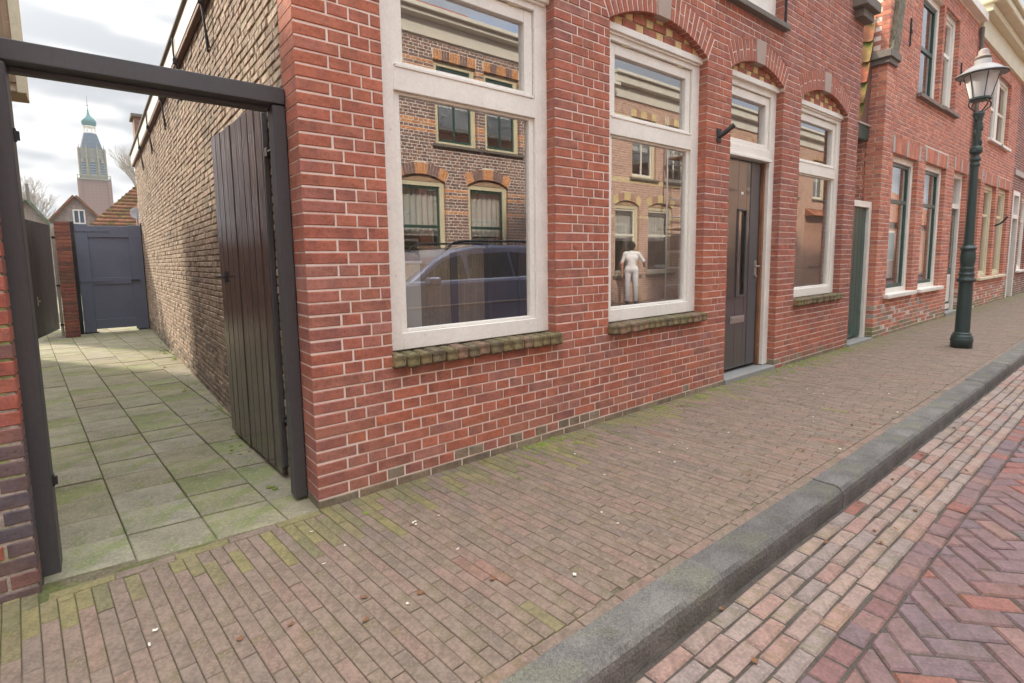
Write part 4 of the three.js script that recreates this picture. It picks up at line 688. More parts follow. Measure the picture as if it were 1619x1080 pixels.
  const tg = (() => { const g = plain(new THREE.PlaneGeometry(0.24, 0.36, 10, 2).toNonIndexed()); const p = g.attributes.position; for (let i = 0; i < p.count; i++) { const u = p.getX(i) / 0.24 + 0.5, v = p.getY(i) / 0.36 + 0.5; p.setZ(i, 0.028 * Math.sin(u * Math.PI * 2 - 0.6) + 0.035 * (1 - v)); } g.computeVertexNormals(); return metricUV(g); })();
  const tm = ['#c0694a', '#b8744e', '#b08a4e', '#c98a5c', '#a8804a'].map(c => mat(c, { map: tRoof, roughness: 0.85, side: THREE.DoubleSide })), R = rng(61);
  for (let c = 0; c < 5; c++) for (let r = 0; r < 9; r++) { const o = mesh('roof_tile', tg, tm[Math.floor(R() * 5)], roof); o.rotation.y = -Math.PI / 2; o.position.set(0.0 + (R() - 0.5) * 0.008, 0.17 + r * 0.3, -0.12 - c * 0.215); }
  // slate-like cover of the remaining slope behind
  // downpipe at the far end
  mesh('downpipe', cyl(0.035, 0.035, 5.5, 5.1, 0.1, 0.05, 12), M.stoneDark, H);
}
{
  const D = thing('passage_door', 'narrow dark green plank door with white frame, between the two brick houses', 'door', [7.6, 0, -0.12]);
  mesh('frame', merge([B(0.4, 0.485, 0.0, 1.985, -0.1, 0.03, 0.005), B(-0.47, -0.385, 0.0, 1.985, -0.1, 0.03, 0.005), B(-0.385, 0.4, 1.9, 1.985, -0.1, 0.028, 0.005)]), M.white, D);
  for (let i = 0; i < 6; i++) mesh('plank', B(-0.382 + i * 0.13, -0.256 + i * 0.13, 0.06, 1.895, -0.05, -0.01, 0.004), M.green, D);
  mesh('step', B(-0.46, 0.47, -0.1, 0.028, -0.2, 0.14, 0.006), M.blueStone, D);
  mesh('latch', B(-0.3, -0.2, 1.0, 1.03, -0.01, 0.01, 0.003), M.iron, D);
}
{
  const ops = [{ x0: 1.5, x1: 2.75, y0: 0.66, y1: 2.74, lintel: 0.24, lap: 0.05 }, { x0: 3.02, x1: 4.32, y0: 0.66, y1: 2.76, lintel: 0.24, lap: 0.05 }, { x0: 0.2, x1: 1.12, y0: -0.1, y1: 2.78, lintel: 0.24 }, { x0: 1.5, x1: 3.6, y0: 3.7, y1: 5.2 }];
  const { H } = rowHouse({ name: 'cornice_house', label: 'red brick house with heavy cream cornice, third in the row', pos: [13.28, 0, 0], width: 4.75, top: 5.6, openings: ops, tones: orangeTones, seed: 501, tone: (x, y, R) => lowTone(x, y, R, r => Math.floor(r() * 5)) });
  ops.slice(0, 3).forEach((o, i) => flatLintel(H, o.x0, o.x1, o.y1 + 0.004, orangeTones, 520 + i));
  sashWindow(H, 1.5, 2.75, 0.66, 2.74, { frame: M.cream, sash: M.cream, blind: 0.95, sill: M.cream }); sashWindow(H, 3.02, 4.32, 0.66, 2.76, { frame: M.cream, sash: M.cream, blind: 0.95, sill: M.cream });
  sashWindow(H, 1.5, 2.53, 3.7, 5.2, { sash: M.white, rail: 0.5 }); sashWindow(H, 2.57, 3.6, 3.7, 5.2, { sash: M.cream, rail: 0.5 });
  const D = sub('door', H); mesh('frame', merge([B(0.19, 0.28, 0, 2.78, -0.2, -0.05), B(1.04, 1.13, 0, 2.78, -0.2, -0.05), B(0.28, 1.04, 2.69, 2.78, -0.2, -0.052)]), M.white, D); mesh('door_leaf', B(0.28, 1.04, 0.06, 2.69, -0.16, -0.12), M.green, D);
  mesh('cornice', merge([B(-0.05, 4.8, 5.46, 5.86, -0.2, 0.06, 0.01), B(-0.1, 4.85, 5.86, 6.0, -0.2, 0.2, 0.02), B(-0.18, 4.93, 6.0, 6.14, -0.2, 0.36, 0.03), B(-0.22, 4.97, 6.14, 6.22, -0.2, 0.42, 0.02)]), M.cream, H);
  mesh('flag_holder', tube([[2.88, 1.85, 0.0], [2.88, 1.9, 0.1], [2.88, 2.05, 0.22]], 0.02, 8, 8), M.iron, H);
}
{
  const ops = [{ x0: 0.15, x1: 1.1, y0: -0.1, y1: 2.8 }, { x0: 1.5, x1: 2.7, y0: 0.7, y1: 2.75 }, { x0: 1.5, x1: 2.7, y0: 3.7, y1: 5.2 }, { x0: 3.3, x1: 4.5, y0: 0.7, y1: 2.75 }, { x0: 3.3, x1: 4.5, y0: 3.7, y1: 5.2 }];
  const { H } = rowHouse({ name: 'brown_brick_house', label: 'brown brick house with white door, at the edge of view down the street', pos: [18.06, 0, 0], width: 5.5, top: 5.5, openings: ops, tones: ['#8d5a4c', '#96604f', '#7f5348', '#a06a58', '#84605a', '#76524a', '#857a66', '#8d8272', '#70704e', '#a89a8a'], seed: 601, tone: (x, y, R) => lowTone(x, y, R, r => Math.floor(r() * 6)) });
  for (const [a, b, c, d] of [[1.5, 2.7, 0.7, 2.75], [1.5, 2.7, 3.7, 5.2], [3.3, 4.5, 0.7, 2.75], [3.3, 4.5, 3.7, 5.2]]) sashWindow(H, a, b, c, d, { sash: M.white });
  const D = sub('door', H); mesh('frame', merge([B(0.14, 0.25, 0, 2.8, -0.2, 0.01), B(1.0, 1.11, 0, 2.8, -0.2, 0.01), B(0.25, 1.0, 2.7, 2.8, -0.2, 0.008), B(0.25, 1.0, 2.1, 2.2, -0.2, 0.008)]), M.white, D); mesh('door_leaf', B(0.25, 1.0, 0.06, 2.1, -0.16, -0.1), M.black, D); mesh('string_course', B(0, 5.5, 3.2, 3.34, -0.02, 0.04, 0.006), M.stone, H); mesh('eave_board', B(-0.05, 5.55, 5.5, 5.72, -0.2, 0.2, 0.01), M.cream, H);
  rowHouse({ name: 'far_row_house', label: 'far brick house closing the row at the street end', pos: [23.6, 0, 0], width: 9, top: 5.8, openings: [{ x0: 1, x1: 2.2, y0: 0.7, y1: 2.7 }], tones: orangeTones, seed: 611, tone: (x, y, R) => Math.floor(R() * 5) });
}

// ================================================================ street lamp
{
  const L = thing('street_lamp', 'dark green cast iron street lamp with a white glass lantern on the pavement', 'street lamp', [8.11, 0, 1.0]);
  mesh('base', lathe([[0, 0], [0.142, 0], [0.142, 0.085], [0.15, 0.095], [0.15, 0.115], [0.138, 0.125], [0.14, 0.15], [0.13, 0.165], [0.118, 0.17], [0.121, 0.19], [0.112, 0.2], [0.104, 0.205]], 36), M.lampGreen, L);
  mesh('shaft', lathe([[0.104, 0.2], [0.101, 0.22], [0.094, 0.86]], 36), M.lampGreen, L);
  mesh('collar', lathe([[0.094, 0.86], [0.128, 0.875], [0.13, 0.90], [0.102, 0.915], [0.104, 0.95], [0.112, 0.965], [0.104, 0.98], [0.095, 0.985], [0.095, 1.02], [0.106, 1.035], [0.098, 1.05], [0.088, 1.06], [0.1, 1.12], [0.107, 1.18], [0.1, 1.24], [0.09, 1.27], [0.11, 1.285], [0.112, 1.305], [0.086, 1.32], [0.078, 1.34]], 36), M.lampGreen, L);
  mesh('upper_shaft', lathe([[0.078, 1.34], [0.06, 2.32], [0.074, 2.335], [0.078, 2.36], [0.062, 2.375], [0.06, 2.39], [0.082, 2.405], [0.084, 2.43], [0.058, 2.45], [0.055, 2.48]], 32), M.lampGreen, L);
  mesh('ladder_bar', merge([lathe([[0.055, 2.48], [0.09, 2.5], [0.09, 2.56], [0.058, 2.58]], 24), (() => { const g = cyl(0.032, 0.032, 0.3, 0, -0.15, 0, 12); g.rotateZ(Math.PI / 2); g.translate(0, 2.53, 0); return g; })()]), M.lampGreen, L);
  mesh('ornament', merge([lathe([[0.052, 2.57], [0.05, 2.66], [0.062, 2.7], [0.055, 2.8], [0.07, 2.84], [0.056, 2.88], [0.062, 2.92], [0.082, 2.97], [0.08, 3.0], [0.03, 3.01], [0, 3.01]], 24), ...Array.from({ length: 18 }, (_, i) => { const a = i * 2.1, y = 2.62 + (i % 6) * 0.06, g = plain(new THREE.SphereGeometry(0.024, 8, 6)); g.scale(1, 1.7, 0.8); g.translate(Math.sin(a) * 0.056, y, Math.cos(a) * 0.056); return g; })]), M.lampGreen, L);
  for (let i = 0; i < 4; i++) { const a = Math.PI / 4 + i * Math.PI / 2, s = Math.sin(a), c = Math.cos(a); mesh('cradle_arm', tube([[s * 0.03, 2.99, c * 0.03], [s * 0.09, 3.03, c * 0.09], [s * 0.145, 3.07, c * 0.145], [s * 0.15, 3.11, c * 0.15], [s * 0.10, 3.15, c * 0.10]], 0.009, 14, 6), M.lampGreen, L); }
  mesh('lantern_floor', lathe([[0, 3.14], [0.13, 3.14], [0.136, 3.155], [0.13, 3.175], [0, 3.175]], 32), M.lampGreen, L);
  const gl = lathe([[0.125, 3.175], [0.21, 3.46]], 6); mesh('lantern_glass', gl, M.milk, L);
  for (let i = 0; i < 6; i++) { const a = i * Math.PI / 3, s = Math.sin(a), c = Math.cos(a); mesh('glazing_bar', tube([[s * 0.127, 3.17, c * 0.127], [s * 0.213, 3.47, c * 0.213]], 0.006, 2, 6), M.lampGreen, L); }
  mesh('lantern_hood', lathe([[0.21, 3.455], [0.285, 3.44], [0.305, 3.452], [0.3, 3.47], [0.26, 3.485], [0.2, 3.53], [0.14, 3.56], [0.1, 3.575], [0.1, 3.63], [0.0, 3.63]], 40), mat('#8b8784', { map: tPaint, roughness: 0.5 }), L);
  mesh('brim_ring', (() => { const g = plain(new THREE.TorusGeometry(0.302, 0.009, 8, 40)); g.rotateX(Math.PI / 2); g.translate(0, 3.452, 0); return g; })(), M.iron, L);
  for (const o of L.children) { const k = { base: 0.8, shaft: 0.78, collar: 0.77, upper_shaft: 0.66, ladder_bar: 0.72, ornament: 0.72, cradle_arm: 0.85 }[o.name] ?? 0.82; o.scale.set(k, 1, k); }
  mesh('finial', lathe([[0, 3.62], [0.05, 3.62], [0.085, 3.655], [0.08, 3.67], [0.055, 3.69], [0.05, 3.74], [0.03, 3.76], [0.0, 3.77]], 24), mat('#94877d', { map: tPaint, roughness: 0.55 }), L);
}

// ================================================================ across the street (seen mirrored in the panes)
const ZO = 6.4;
function bandHouse({ name, label, right, width, tones, bands, wins, cornice, seed, sashM = M.green, curtain = 0.5, dark }) {
  const ops = wins.map(w => ({ x0: w[0], x1: w[1], y0: w[2], y1: w[3], ...(w[4] ? { arch: 0.13, ring: 0.22 } : { lintel: 0.2, lap: 0.0, splay: 0.15 }) }));
  const { H } = rowHouse({ name, label, pos: [right, 0, ZO], turn: Math.PI, width, top: cornice[0], openings: ops, tones, seed, mortar: dark ? mat('#e2dad0', { map: tPaint, roughness: 1 }) : M.mortarPale, tone: (x, y, R) => bands.some(b => y > b[0] && y < b[1]) ? 4 + Math.floor(R() * 2) : Math.floor(R() * 4), depth: 7, joint: 0.015 });
  wins.forEach((w, i) => {
    const o = ops[i], A = sub('lintel', H), pc = new Pieces({ look: brickLook, tones, seed: seed + i, depth: 0.08 }), R = pc.R;
    if (w[4]) { const a = arcOf(o), n = 18, P = (t, r) => [a.cx + Math.sin(t) * r, a.cy + Math.cos(t) * r]; for (let k = 0; k < n; k++) { const t0 = -a.th + 2 * a.th * (k + 0.06) / n, t1 = -a.th + 2 * a.th * (k + 0.94) / n; pc.add([P(t0, a.R), P(t1, a.R), P(t1, a.R + a.t), P(t0, a.R + a.t)], k < 3 || k > n - 4 || Math.abs(k - n / 2 + 0.5) < 2 ? 4 : 0, { n: 0.004 }); } const fg = extr([...Array.from({ length: 9 }, (_, k) => P(-a.th + 2 * a.th * k / 8, a.R + 0.004)), [o.x1, o.y1 - 0.002], [o.x0, o.y1 - 0.002]].reverse(), 0.1); fg.translate(0, 0, -0.16); mesh('tympanum', fg, mat('#b89a7c', { map: tBrick, roughness: 0.9 }), A); }
    else { const n = 16; for (let k = 0; k < n; k++) { const xa = o.x0 + (o.x1 - o.x0) * (k + 0.06) / n, xb = o.x0 + (o.x1 - o.x0) * (k + 0.94) / n; pc.rect(xa, xb, o.y1 + 0.004, o.y1 + 0.195, k < 3 || k > n - 4 || Math.abs(k - n / 2 + 0.5) < 2 ? 4 : 0, { n: 0.004 }); } }
    pc.build(A, { most: 0 });
    sashWindow(H, w[0], w[1], w[2], w[3], { frame: M.cream, sash: sashM, rail: w[4] ? 0.42 : 0.34, mullion: !w[4], blind: curtain, sill: M.stoneDark });
  });
  mesh('cornice', merge([B(-0.02, width + 0.02, cornice[0], cornice[0] + 0.3, -0.2, 0.05, 0.01), B(-0.05, width + 0.05, cornice[0] + 0.3, cornice[1] - 0.08, -0.2, 0.22, 0.02), B(-0.08, width + 0.08, cornice[1] - 0.08, cornice[1], -0.2, 0.3, 0.01)]), mat('#dcd9cd', { map: tPaint, roughness: 0.6 }), H);
  mesh('roof', B(0.02, width - 0.02, cornice[1] - 0.12, cornice[1] - 0.04, -6.9, -0.1, 0.01), mat('#a5523c', { map: tRoof, roughness: 0.85 }), H);
  return H;
}
const banded = bandHouse({ name: 'banded_brick_house', label: 'purple brown brick house with orange bands, mirrored in the wide window', right: 7.5, width: 6.3, seed: 701, dark: true, tones: ['#8a6d66', '#937265', '#7d6562', '#9a7a70', '#d99a68', '#d08e5e'], bands: [[3.80, 3.87], [3.93, 4.0], [2.52, 2.58], [2.64, 2.7], [2.2, 2.26], [5.0, 5.06], [5.12, 5.18]], cornice: [5.58, 6.05],
  wins: [[0.87, 1.95, 0.7, 2.83, 1], [2.51, 3.61, 0.7, 2.83, 1], [0.51, 1.47, 3.58, 5.22], [1.685, 2.70, 3.58, 5.22], [4.3, 5.4, 0.7, 2.83, 1], [4.0, 5.0, 3.58, 5.22]] });
{ const d = sub('roof_dormer', banded), g = extr([[0.9, 6.0], [2.75, 6.0], [2.6, 6.75], [1.15, 6.75]], 2.5); g.translate(0, 0, -3.6); mesh('tiled_hip', g, mat('#b8614a', { map: tRoof, roughness: 0.85 }), d); mesh('ridge', B(1.1, 2.65, 6.73, 6.8, -3.6, -1.05, 0.02), mat('#a5563f', { roughness: 0.85 }), d); }
bandHouse({ name: 'yellow_trim_house', label: 'pinkish brick house with yellow brick trim, mirrored in the middle window', right: 14.55, width: 4.4, seed: 731, tones: ['#c09784', '#c79f8c', '#b88e7d', '#cda591', '#e6d29a', '#e0ca92'], bands: [[3.30, 3.42], [4.9, 5.05], [2.3, 2.37]], cornice: [5.45, 6.03], sashM: M.white,
  wins: [[3.2, 4.25, 0.75, 2.66, 1], [1.6, 2.8, 0.75, 2.66, 1], [2.46, 3.55, 3.42, 5.05], [0.9, 2.0, 3.42, 5.05]] });
bandHouse({ name: 'narrow_brick_house', label: 'narrow red brick house across the street between the banded and yellow trimmed ones', right: 10.1, width: 2.55, seed: 751, tones: ['#94584a', '#9d6050', '#8a5146', '#a06656', '#b9886a', '#b9886a'], bands: [], cornice: [5.3, 5.7], wins: [[0.7, 1.9, 0.75, 2.7, 1], [0.7, 1.9, 3.5, 5.0]], curtain: 0.6 });
bandHouse({ name: 'tan_brick_house', label: 'tan brick house with pale cornice across the street, mirrored in the third window', right: 25, width: 10.4, seed: 771, tones: ['#b98a70', '#c0937a', '#b18068', '#c59c84', '#d0b08c', '#d0b08c'], bands: [], cornice: [5.5, 6.1], sashM: M.white, wins: [[1, 2.2, 0.75, 2.7], [3.6, 4.8, 0.75, 2.7], [6.4, 7.6, 0.75, 2.7], [8.6, 9.6, 0.75, 2.7], [1, 2.2, 3.5, 5.1], [3.6, 4.8, 3.5, 5.1], [6.4, 7.6, 3.5, 5.1], [8.6, 9.6, 3.5, 5.1]] });
bandHouse({ name: 'side_brick_house', label: 'plain red brick house across the street, behind the front of the blue car', right: 1.15, width: 7, seed: 791, tones: ['#8c5648', '#96604f', '#845046', '#9d6656', '#b07a5a', '#b07a5a'], bands: [], cornice: [5.4, 5.9], wins: [[1, 2.1, 0.75, 2.7, 1], [3.4, 4.6, 0.75, 2.7, 1], [1, 2.1, 3.5, 5.0], [3.4, 4.6, 3.5, 5.0]] });

for (const [i, x] of [[0, 26], [1, 34], [2, 42]]) { const H = thing('low_street_house', ['low house with orange tiled roof far across the street, nearest the tan brick house', 'low house with orange tiled roof far across the street, middle of three', 'low house with orange tiled roof farthest down across the street'][i], 'house', [x + 3.9, 0, ZO], Math.PI, 'low tiled houses far across the street'); mesh('wall', B(0, 7.8, -0.2, 2.9, -7, 0, 0.01), mat('#b58a74', { map: tBrick, roughness: 0.9 }), H); const g = extr([[0.4, 2.8], [-3.5, 5.6], [-7.4, 2.8]], 7.8); g.rotateY(-Math.PI / 2); g.translate(7.8, 0, 0); mesh('roof', metricUV(g), mat('#c8734e', { map: tRoof, roughness: 0.85 }), H); for (const u of [1.2, 4.4]) { const W = sub('window', H); mesh('frame', B(u, u + 1.3, 0.8, 2.4, 0.0, 0.04, 0.004), M.white, W); mesh('pane', B(u + 0.1, u + 1.2, 0.9, 2.3, 0.04, 0.05, 0), mat('#59646a', { roughness: 0.1 }), W); } }
// ---------------------------------------------------------------- parked car
{
  const C = thing('parked_car', 'blue estate car with black roof rails parked at the opposite kerb, mirrored', 'car', [3.7, ROAD, 4.5]);
  // side profile, front towards -x, local x -2.2 .. 2.15
  const blue = new THREE.MeshPhysicalMaterial({ color: '#8089a3', roughness: 0.3, metalness: 0.4, clearcoat: 1, clearcoatRoughness: 0.05 });
  const body = [[-2.2, 0.32], [-2.22, 0.55], [-2.12, 0.74], [-1.6, 0.9], [-1.05, 1.0], [2.02, 1.02], [2.14, 0.85], [2.16, 0.45], [2.08, 0.3], [1.72, 0.26]];
  const arch = (cx) => Array.from({ length: 9 }, (_, i) => { const a = Math.PI * i / 8; return [cx + Math.cos(a) * 0.36, 0.26 + Math.sin(a) * 0.38]; });
  const prof = [...body, ...arch(1.32), [0.9, 0.24], [-0.9, 0.24], ...arch(-1.34), [-1.75, 0.26]];
  const bg = extr(prof, 1.58, [], 0.06); bg.translate(0, 0, -0.79); mesh('body', bg, blue, C);
  const cab = [[-1.08, 0.98], [-0.5, 1.36], [-0.25, 1.47], [0.3, 1.535], [1.2, 1.53], [1.7, 1.47], [2.0, 1.03]];
  const inset = cab.map(([x, y]) => [x, y]);
  const cg = extr(inset, 1.3, [], 0.05); cg.translate(0, 0, -0.65); const cp = cg.attributes.position; for (let i = 0; i < cp.count; i++) { const k = clamp((cp.getY(i) - 0.98) / 0.55, 0, 1); cp.setZ(i, cp.getZ(i) * (1.14 - 0.16 * k)); } cg.computeVertexNormals(); mesh('cabin', cg, blue, C);
  const wm = new THREE.MeshPhysicalMaterial({ color: '#454d52', roughness: 0.04, clearcoat: 1 });
  for (const s of [-1, 1]) { const win = (p) => { const g = extr(p, 0.02, []); const q = g.attributes.position; for (let i = 0; i < q.count; i++) { const k = clamp((q.getY(i) - 0.98) / 0.55, 0, 1); q.setZ(i, s * (0.708 * (1.14 - 0.16 * k) + q.getZ(i) * 0.4)); } g.computeVertexNormals(); return g; }; mesh('side_window', win([[-0.88, 1.06], [-0.42, 1.36], [-0.12, 1.43], [-0.05, 1.05]]), wm, C); mesh('side_window', win([[0.0, 1.05], [0.0, 1.44], [0.78, 1.47], [0.85, 1.05]]), wm, C); mesh('side_window', win([[0.9, 1.05], [0.84, 1.47], [1.5, 1.43], [1.78, 1.07]]), wm, C); }
  mesh('windscreen', (() => { const g = plain(new THREE.PlaneGeometry(0.62, 1.28)); g.rotateX(-Math.PI / 2); g.rotateZ(0.58); g.translate(-0.755, 1.245, 0); return g; })(), wm, C);
  for (const s of [-1, 1]) { mesh('roof_rail', tube([[-0.3, 1.5, s * 0.6], [-0.2, 1.6, s * 0.6], [0.6, 1.64, s * 0.6], [1.5, 1.6, s * 0.6], [1.62, 1.49, s * 0.6]], 0.018, 24, 8), M.black, C); mesh('side_strip', B(-1.7, 1.9, 0.68, 0.7, s * 0.83, s * 0.86, 0.004), M.steel, C); mesh('headlight', B(-2.2, -1.95, 0.62, 0.76, s * 0.62 - 0.16, s * 0.62 + 0.16, 0.03), M.glassSmoke, C); mesh('tail_light', B(2.06, 2.19, 0.7, 0.95, s * 0.7 - 0.1, s * 0.7 + 0.1, 0.02), mat('#8a1f1c', { roughness: 0.3 }), C); mesh('mirror', B(-0.82, -0.62, 1.0, 1.12, s * 0.9 - 0.09, s * 0.9 + 0.09, 0.04), blue, C); }
  for (const x of [-1.34, 1.32]) for (const s of [-1, 1]) { const W = sub('wheel', C); W.position.set(x, 0.31, s * 0.75); const t = plain(new THREE.TorusGeometry(0.25, 0.075, 12, 32)); mesh('tyre', t, M.black, W); mesh('rim', merge([(() => { const g = cyl(0.2, 0.2, 0.06, 0, -0.03, 0, 28); g.rotateX(Math.PI / 2); return g; })()]), M.steel, W); }
}
// ---------------------------------------------------------------- painter on the far pavement
{
  const P = thing('person', 'person in white shirt and white work trousers standing across the street, mirrored', 'person', [10.32, 0, 5.85]); P.rotation.y = 0.9;
  const J = [ // a, b, ra, rb  (metres, facing +z)
    [[-0.09, 0.9, 0], [-0.1, 0.5, 0.01], 0.088, 0.062], [[-0.1, 0.5, 0.01], [-0.105, 0.09, -0.01], 0.062, 0.048], [[0.09, 0.9, 0], [0.11, 0.5, 0.02], 0.088, 0.062], [[0.11, 0.5, 0.02], [0.12, 0.09, 0.0], 0.062, 0.048],
    [[-0.105, 0.045, 0.0], [-0.115, 0.035, 0.16], 0.045, 0.036], [[0.12, 0.045, 0.0], [0.14, 0.035, 0.16], 0.045, 0.036],
    [[-0.06, 0.93, 0], [0.06, 0.93, 0], 0.115, 0.115], [[0, 0.95, 0], [0, 1.15, 0], 0.125, 0.12], [[-0.06, 1.22, 0], [0.06, 1.22, 0], 0.115, 0.115], [[-0.13, 1.33, -0.005], [0.13, 1.33, -0.005], 0.065, 0.065], [[0, 1.36, 0], [0, 1.46, 0.01], 0.055, 0.05],
    [[-0.17, 1.33, 0], [-0.25, 1.08, 0.02], 0.052, 0.042], [[-0.25, 1.08, 0.02], [-0.24, 0.85, 0.09], 0.04, 0.029], [[0.17, 1.33, 0], [0.30, 1.15, 0.05], 0.052, 0.042], [[0.30, 1.15, 0.05], [0.34, 1.02, 0.24], 0.04, 0.029],
    [[0, 1.53, 0.01], [0, 1.575, 0.005], 0.083, 0.085], [[0, 1.48, 0.04], [0, 1.5, 0.05], 0.055, 0.06], [[0, 1.53, 0.095], [0, 1.505, 0.112], 0.012, 0.016], [[-0.085, 1.53, 0], [-0.092, 1.545, -0.005], 0.018, 0.02], [[0.085, 1.53, 0], [0.092, 1.545, -0.005], 0.018, 0.02]];
  const hand = (x, y, z, dx, dy, dz, side) => { J.push([[x, y, z], [x + dx * 0.05, y + dy * 0.05, z + dz * 0.05], 0.03, 0.034]); const px = Math.abs(dz) > 0.5 ? 1 : 0, pz = 1 - px; for (let i = 0; i < 4; i++) { const o = (i - 1.5) * 0.02, l = [0.065, 0.078, 0.072, 0.055][i], bx = x + dx * 0.075 + px * o, by = y + dy * 0.075, bz = z + dz * 0.075 + pz * o; J.push([[bx, by, bz], [bx + dx * l * 0.6, by + dy * l * 0.6 - 0.004, bz + dz * l * 0.6], 0.0095, 0.009]); J.push([[bx + dx * l * 0.6, by + dy * l * 0.6 - 0.004, bz + dz * l * 0.6], [bx + dx * l * 0.9 - side * 0.012, by + dy * l - 0.012, bz + dz * l * 0.9], 0.009, 0.008]); } J.push([[x + dx * 0.02 + px * -0.03 * side, y + dy * 0.02, z + dz * 0.02 + pz * 0.03], [x + dx * 0.07 + px * -0.05 * side, y + dy * 0.06, z + dz * 0.07 + pz * 0.05], 0.012, 0.0095]); };
  hand(-0.24, 0.83, 0.1, 0, -1, 0.15, -1); hand(0.345, 1.01, 0.26, 0.1, -0.2, 0.97, 1);
  const N = 132, mc = new MarchingCubes(N, mat('#ffffff'), false, false, 260000), sx = 0.46, sy = 0.86, sz = 0.28, oy = 0.83, ox = 0.05, oz = 0.1; mc.isolation = 0;
  const sd = (x, y, z) => { let d = 1e9; for (const [a, b, ra, rb] of J) { const bx = b[0] - a[0], by = b[1] - a[1], bz = b[2] - a[2], t = clamp(((x - a[0]) * bx + (y - a[1]) * by + (z - a[2]) * bz) / (bx * bx + by * by + bz * bz), 0, 1); const e = Math.hypot(x - a[0] - bx * t, y - a[1] - by * t, z - a[2] - bz * t) - lerp(ra, rb, t); const k = ra < 0.015 ? 0.006 : 0.03, h = clamp(0.5 + 0.5 * (d - e) / k, 0, 1); d = d > 1e8 ? e : lerp(d, e, h) - k * h * (1 - h); } return d; };
  for (let k = 0; k < N; k++) for (let j = 0; j < N; j++) for (let i = 0; i < N; i++) mc.field[i + j * N + k * N * N] = -sd(ox + ((i - N / 2) / (N / 2)) * sx, oy + ((j - N / 2) / (N / 2)) * sy, oz + ((k - N / 2) / (N / 2)) * sz);
  mc.update(); const n = mc.count, g = new THREE.BufferGeometry(), pos = mc.positionArray.slice(0, n * 3), cl = new Float32Array(n * 3); const skin = col('#c08f78'), shirt = col('#e4e2e2'), trou = col('#dcdce2'), hair = col('#2a2422'), shoe = col('#4a4440');
  for (let i = 0; i < n; i++) { const x = pos[3 * i] = pos[3 * i] * sx + ox, y = pos[3 * i + 1] = pos[3 * i + 1] * sy + oy, z = pos[3 * i + 2] = pos[3 * i + 2] * sz + oz; let c = y < 0.09 ? shoe : y < 0.93 && Math.abs(x) < 0.2 ? trou : shirt; if (y > 1.41) c = y > 1.585 || z < -0.005 ? hair : skin; const arm = Math.abs(x) > 0.205 && y < 1.36; if (arm && (x < 0 ? y < 1.12 : (y < 1.16 && z > 0.06))) c = skin; cl.set([c.r, c.g, c.b], 3 * i); }
  g.setAttribute('position', new THREE.BufferAttribute(pos, 3)); g.setAttribute('color', new THREE.BufferAttribute(cl, 3)); g.computeVertexNormals(); mesh('body', g, new THREE.MeshStandardMaterial({ vertexColors: true, roughness: 0.9 }), P);
}
{
  const k = thing('wooden_plank', 'long bare wooden plank leaning on the house across the street, mirrored', 'plank', [10.95, 0, 6.05]); const o = mesh('board', B(-0.05, 0.05, 0, 1.62, -0.015, 0.015, 0.004), mat('#b9a07c', { map: tWood, roughness: 0.8 }), k); o.rotation.x = 0.18; o.rotation.z = -0.08; mesh('end_cleat', B(-0.05, 0.05, 0.04, 0.1, 0.016, 0.03, 0.003), mat('#a58c68', { map: tWood, roughness: 0.8 }), o);
  const S = thing('scaffold', 'light metal scaffold tower before the yellow trimmed house, mirrored', 'scaffold', [13.1, 0, 5.9]); const sm_ = mat('#d4d6d6', { roughness: 0.35, metalness: 0.7 });
  for (const x of [-0.75, 0.75]) for (const z of [-0.3, 0.3]) mesh('standard', cyl(0.025, 0.025, 5.2, x, 0, z, 10), sm_, S);
  for (let y = 0.4; y < 5.2; y += 0.5) for (const z of [-0.3, 0.3]) mesh('ledger', (() => { const g = cyl(0.02, 0.02, 1.5, 0, -0.75, 0, 8); g.rotateZ(Math.PI / 2); g.translate(0, y, z); return g; })(), sm_, S);
  for (const y of [2.0, 4.0]) mesh('deck_board', B(-0.76, 0.76, y, y + 0.04, -0.29, 0.29, 0.004), M.rawWood, S);
}

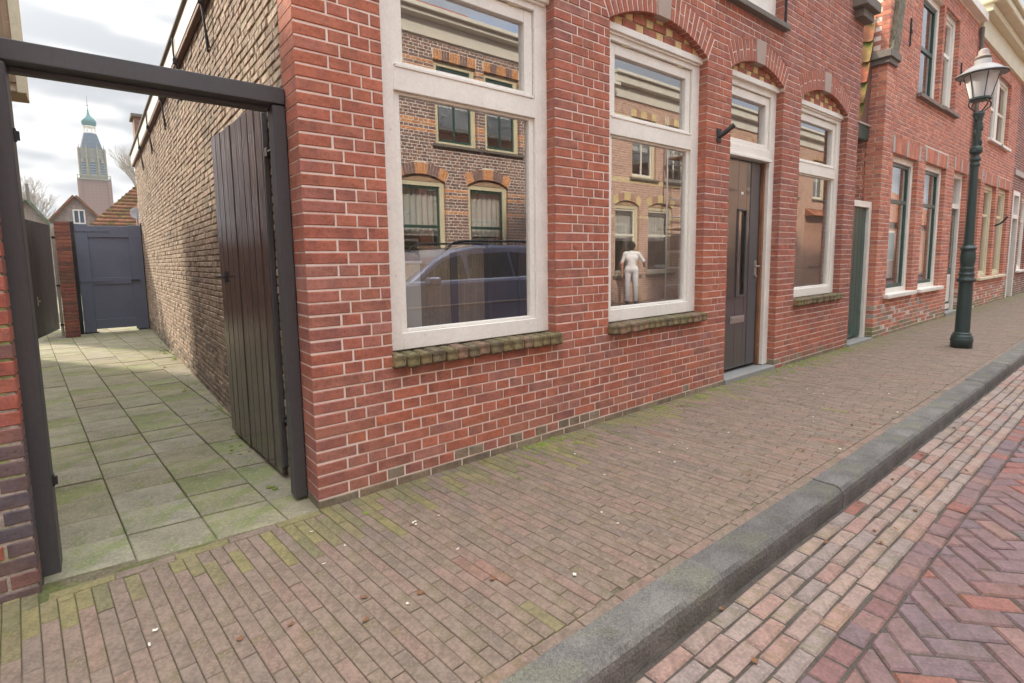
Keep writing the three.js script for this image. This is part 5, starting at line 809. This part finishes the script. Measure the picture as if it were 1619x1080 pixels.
// ================================================================ small litter on the paving
{
  const R = rng(91), leaf = [], bits = [];
  const put = (arr, x, y, z, w, h) => { const g = plain(new THREE.PlaneGeometry(w, h, 2, 1)); const p = g.attributes.position; for (let i = 0; i < p.count; i++) p.setZ(i, Math.abs(p.getX(i)) * 0.35); g.computeVertexNormals(); g.rotateX(-Math.PI / 2 + (R() - 0.5) * 0.3); g.rotateY(R() * 6.3); g.translate(x, y + 0.005, z); arr.push(g); };
  for (let i = 0; i < 46; i++) put(leaf, -0.9 + R() * 8, 0, 0.06 + R() * 1.3, 0.012 + R() * 0.014, 0.01 + R() * 0.01);
  for (let i = 0; i < 40; i++) put(bits, -0.8 + R() * 6, 0, 0.1 + R() * 1.28, 0.008 + R() * 0.012, 0.006 + R() * 0.008);
  for (let i = 0; i < 30; i++) put(leaf, 0.8 + R() * 6, ROAD, 1.62 + R() * 0.3, 0.014 + R() * 0.012, 0.01 + R() * 0.01);
  const a = mesh(numbered('dry_leaves'), merge(leaf), mat('#7a5436', { roughness: 0.95, side: THREE.DoubleSide }), scene); a.userData = { kind: 'stuff', label: 'small dry brown leaves scattered on the paving', category: 'leaves' };
  const b = mesh(numbered('petals'), merge(bits), mat('#cfc6b4', { roughness: 0.95, side: THREE.DoubleSide }), scene); b.userData = { kind: 'stuff', label: 'tiny pale petals and scraps scattered on the footway', category: 'scraps' };
  // moss grown up out of the joints along the house foot and the alley edge
  const mg = []; for (let i = 0; i < 900; i++) { const alley = R() < 0.3; const x = alley ? -0.02 - R() * R() * 0.25 : 0.05 + R() * 7.0, z = alley ? -0.4 - R() * 7 : 0.006 + R() * R() * 0.24; if (fbm(x * 2.5, z * 2.5 + (alley ? 7 : 0), 44, 3) < 0.5) continue; const s = 0.004 + R() * 0.009, g = plain(new THREE.IcosahedronGeometry(s, 0)); g.scale(1.6, 0.55, 1.4); g.rotateY(R() * 6); g.translate(x, 0.001, z); mg.push(g); }
  const m = mesh(numbered('moss'), merge(mg), mat('#6d7a2e', { roughness: 1 }), scene); m.userData = { kind: 'stuff', label: 'green moss cushions growing along the foot of the house', category: 'moss' };
}

renderer.render(scene, camera);
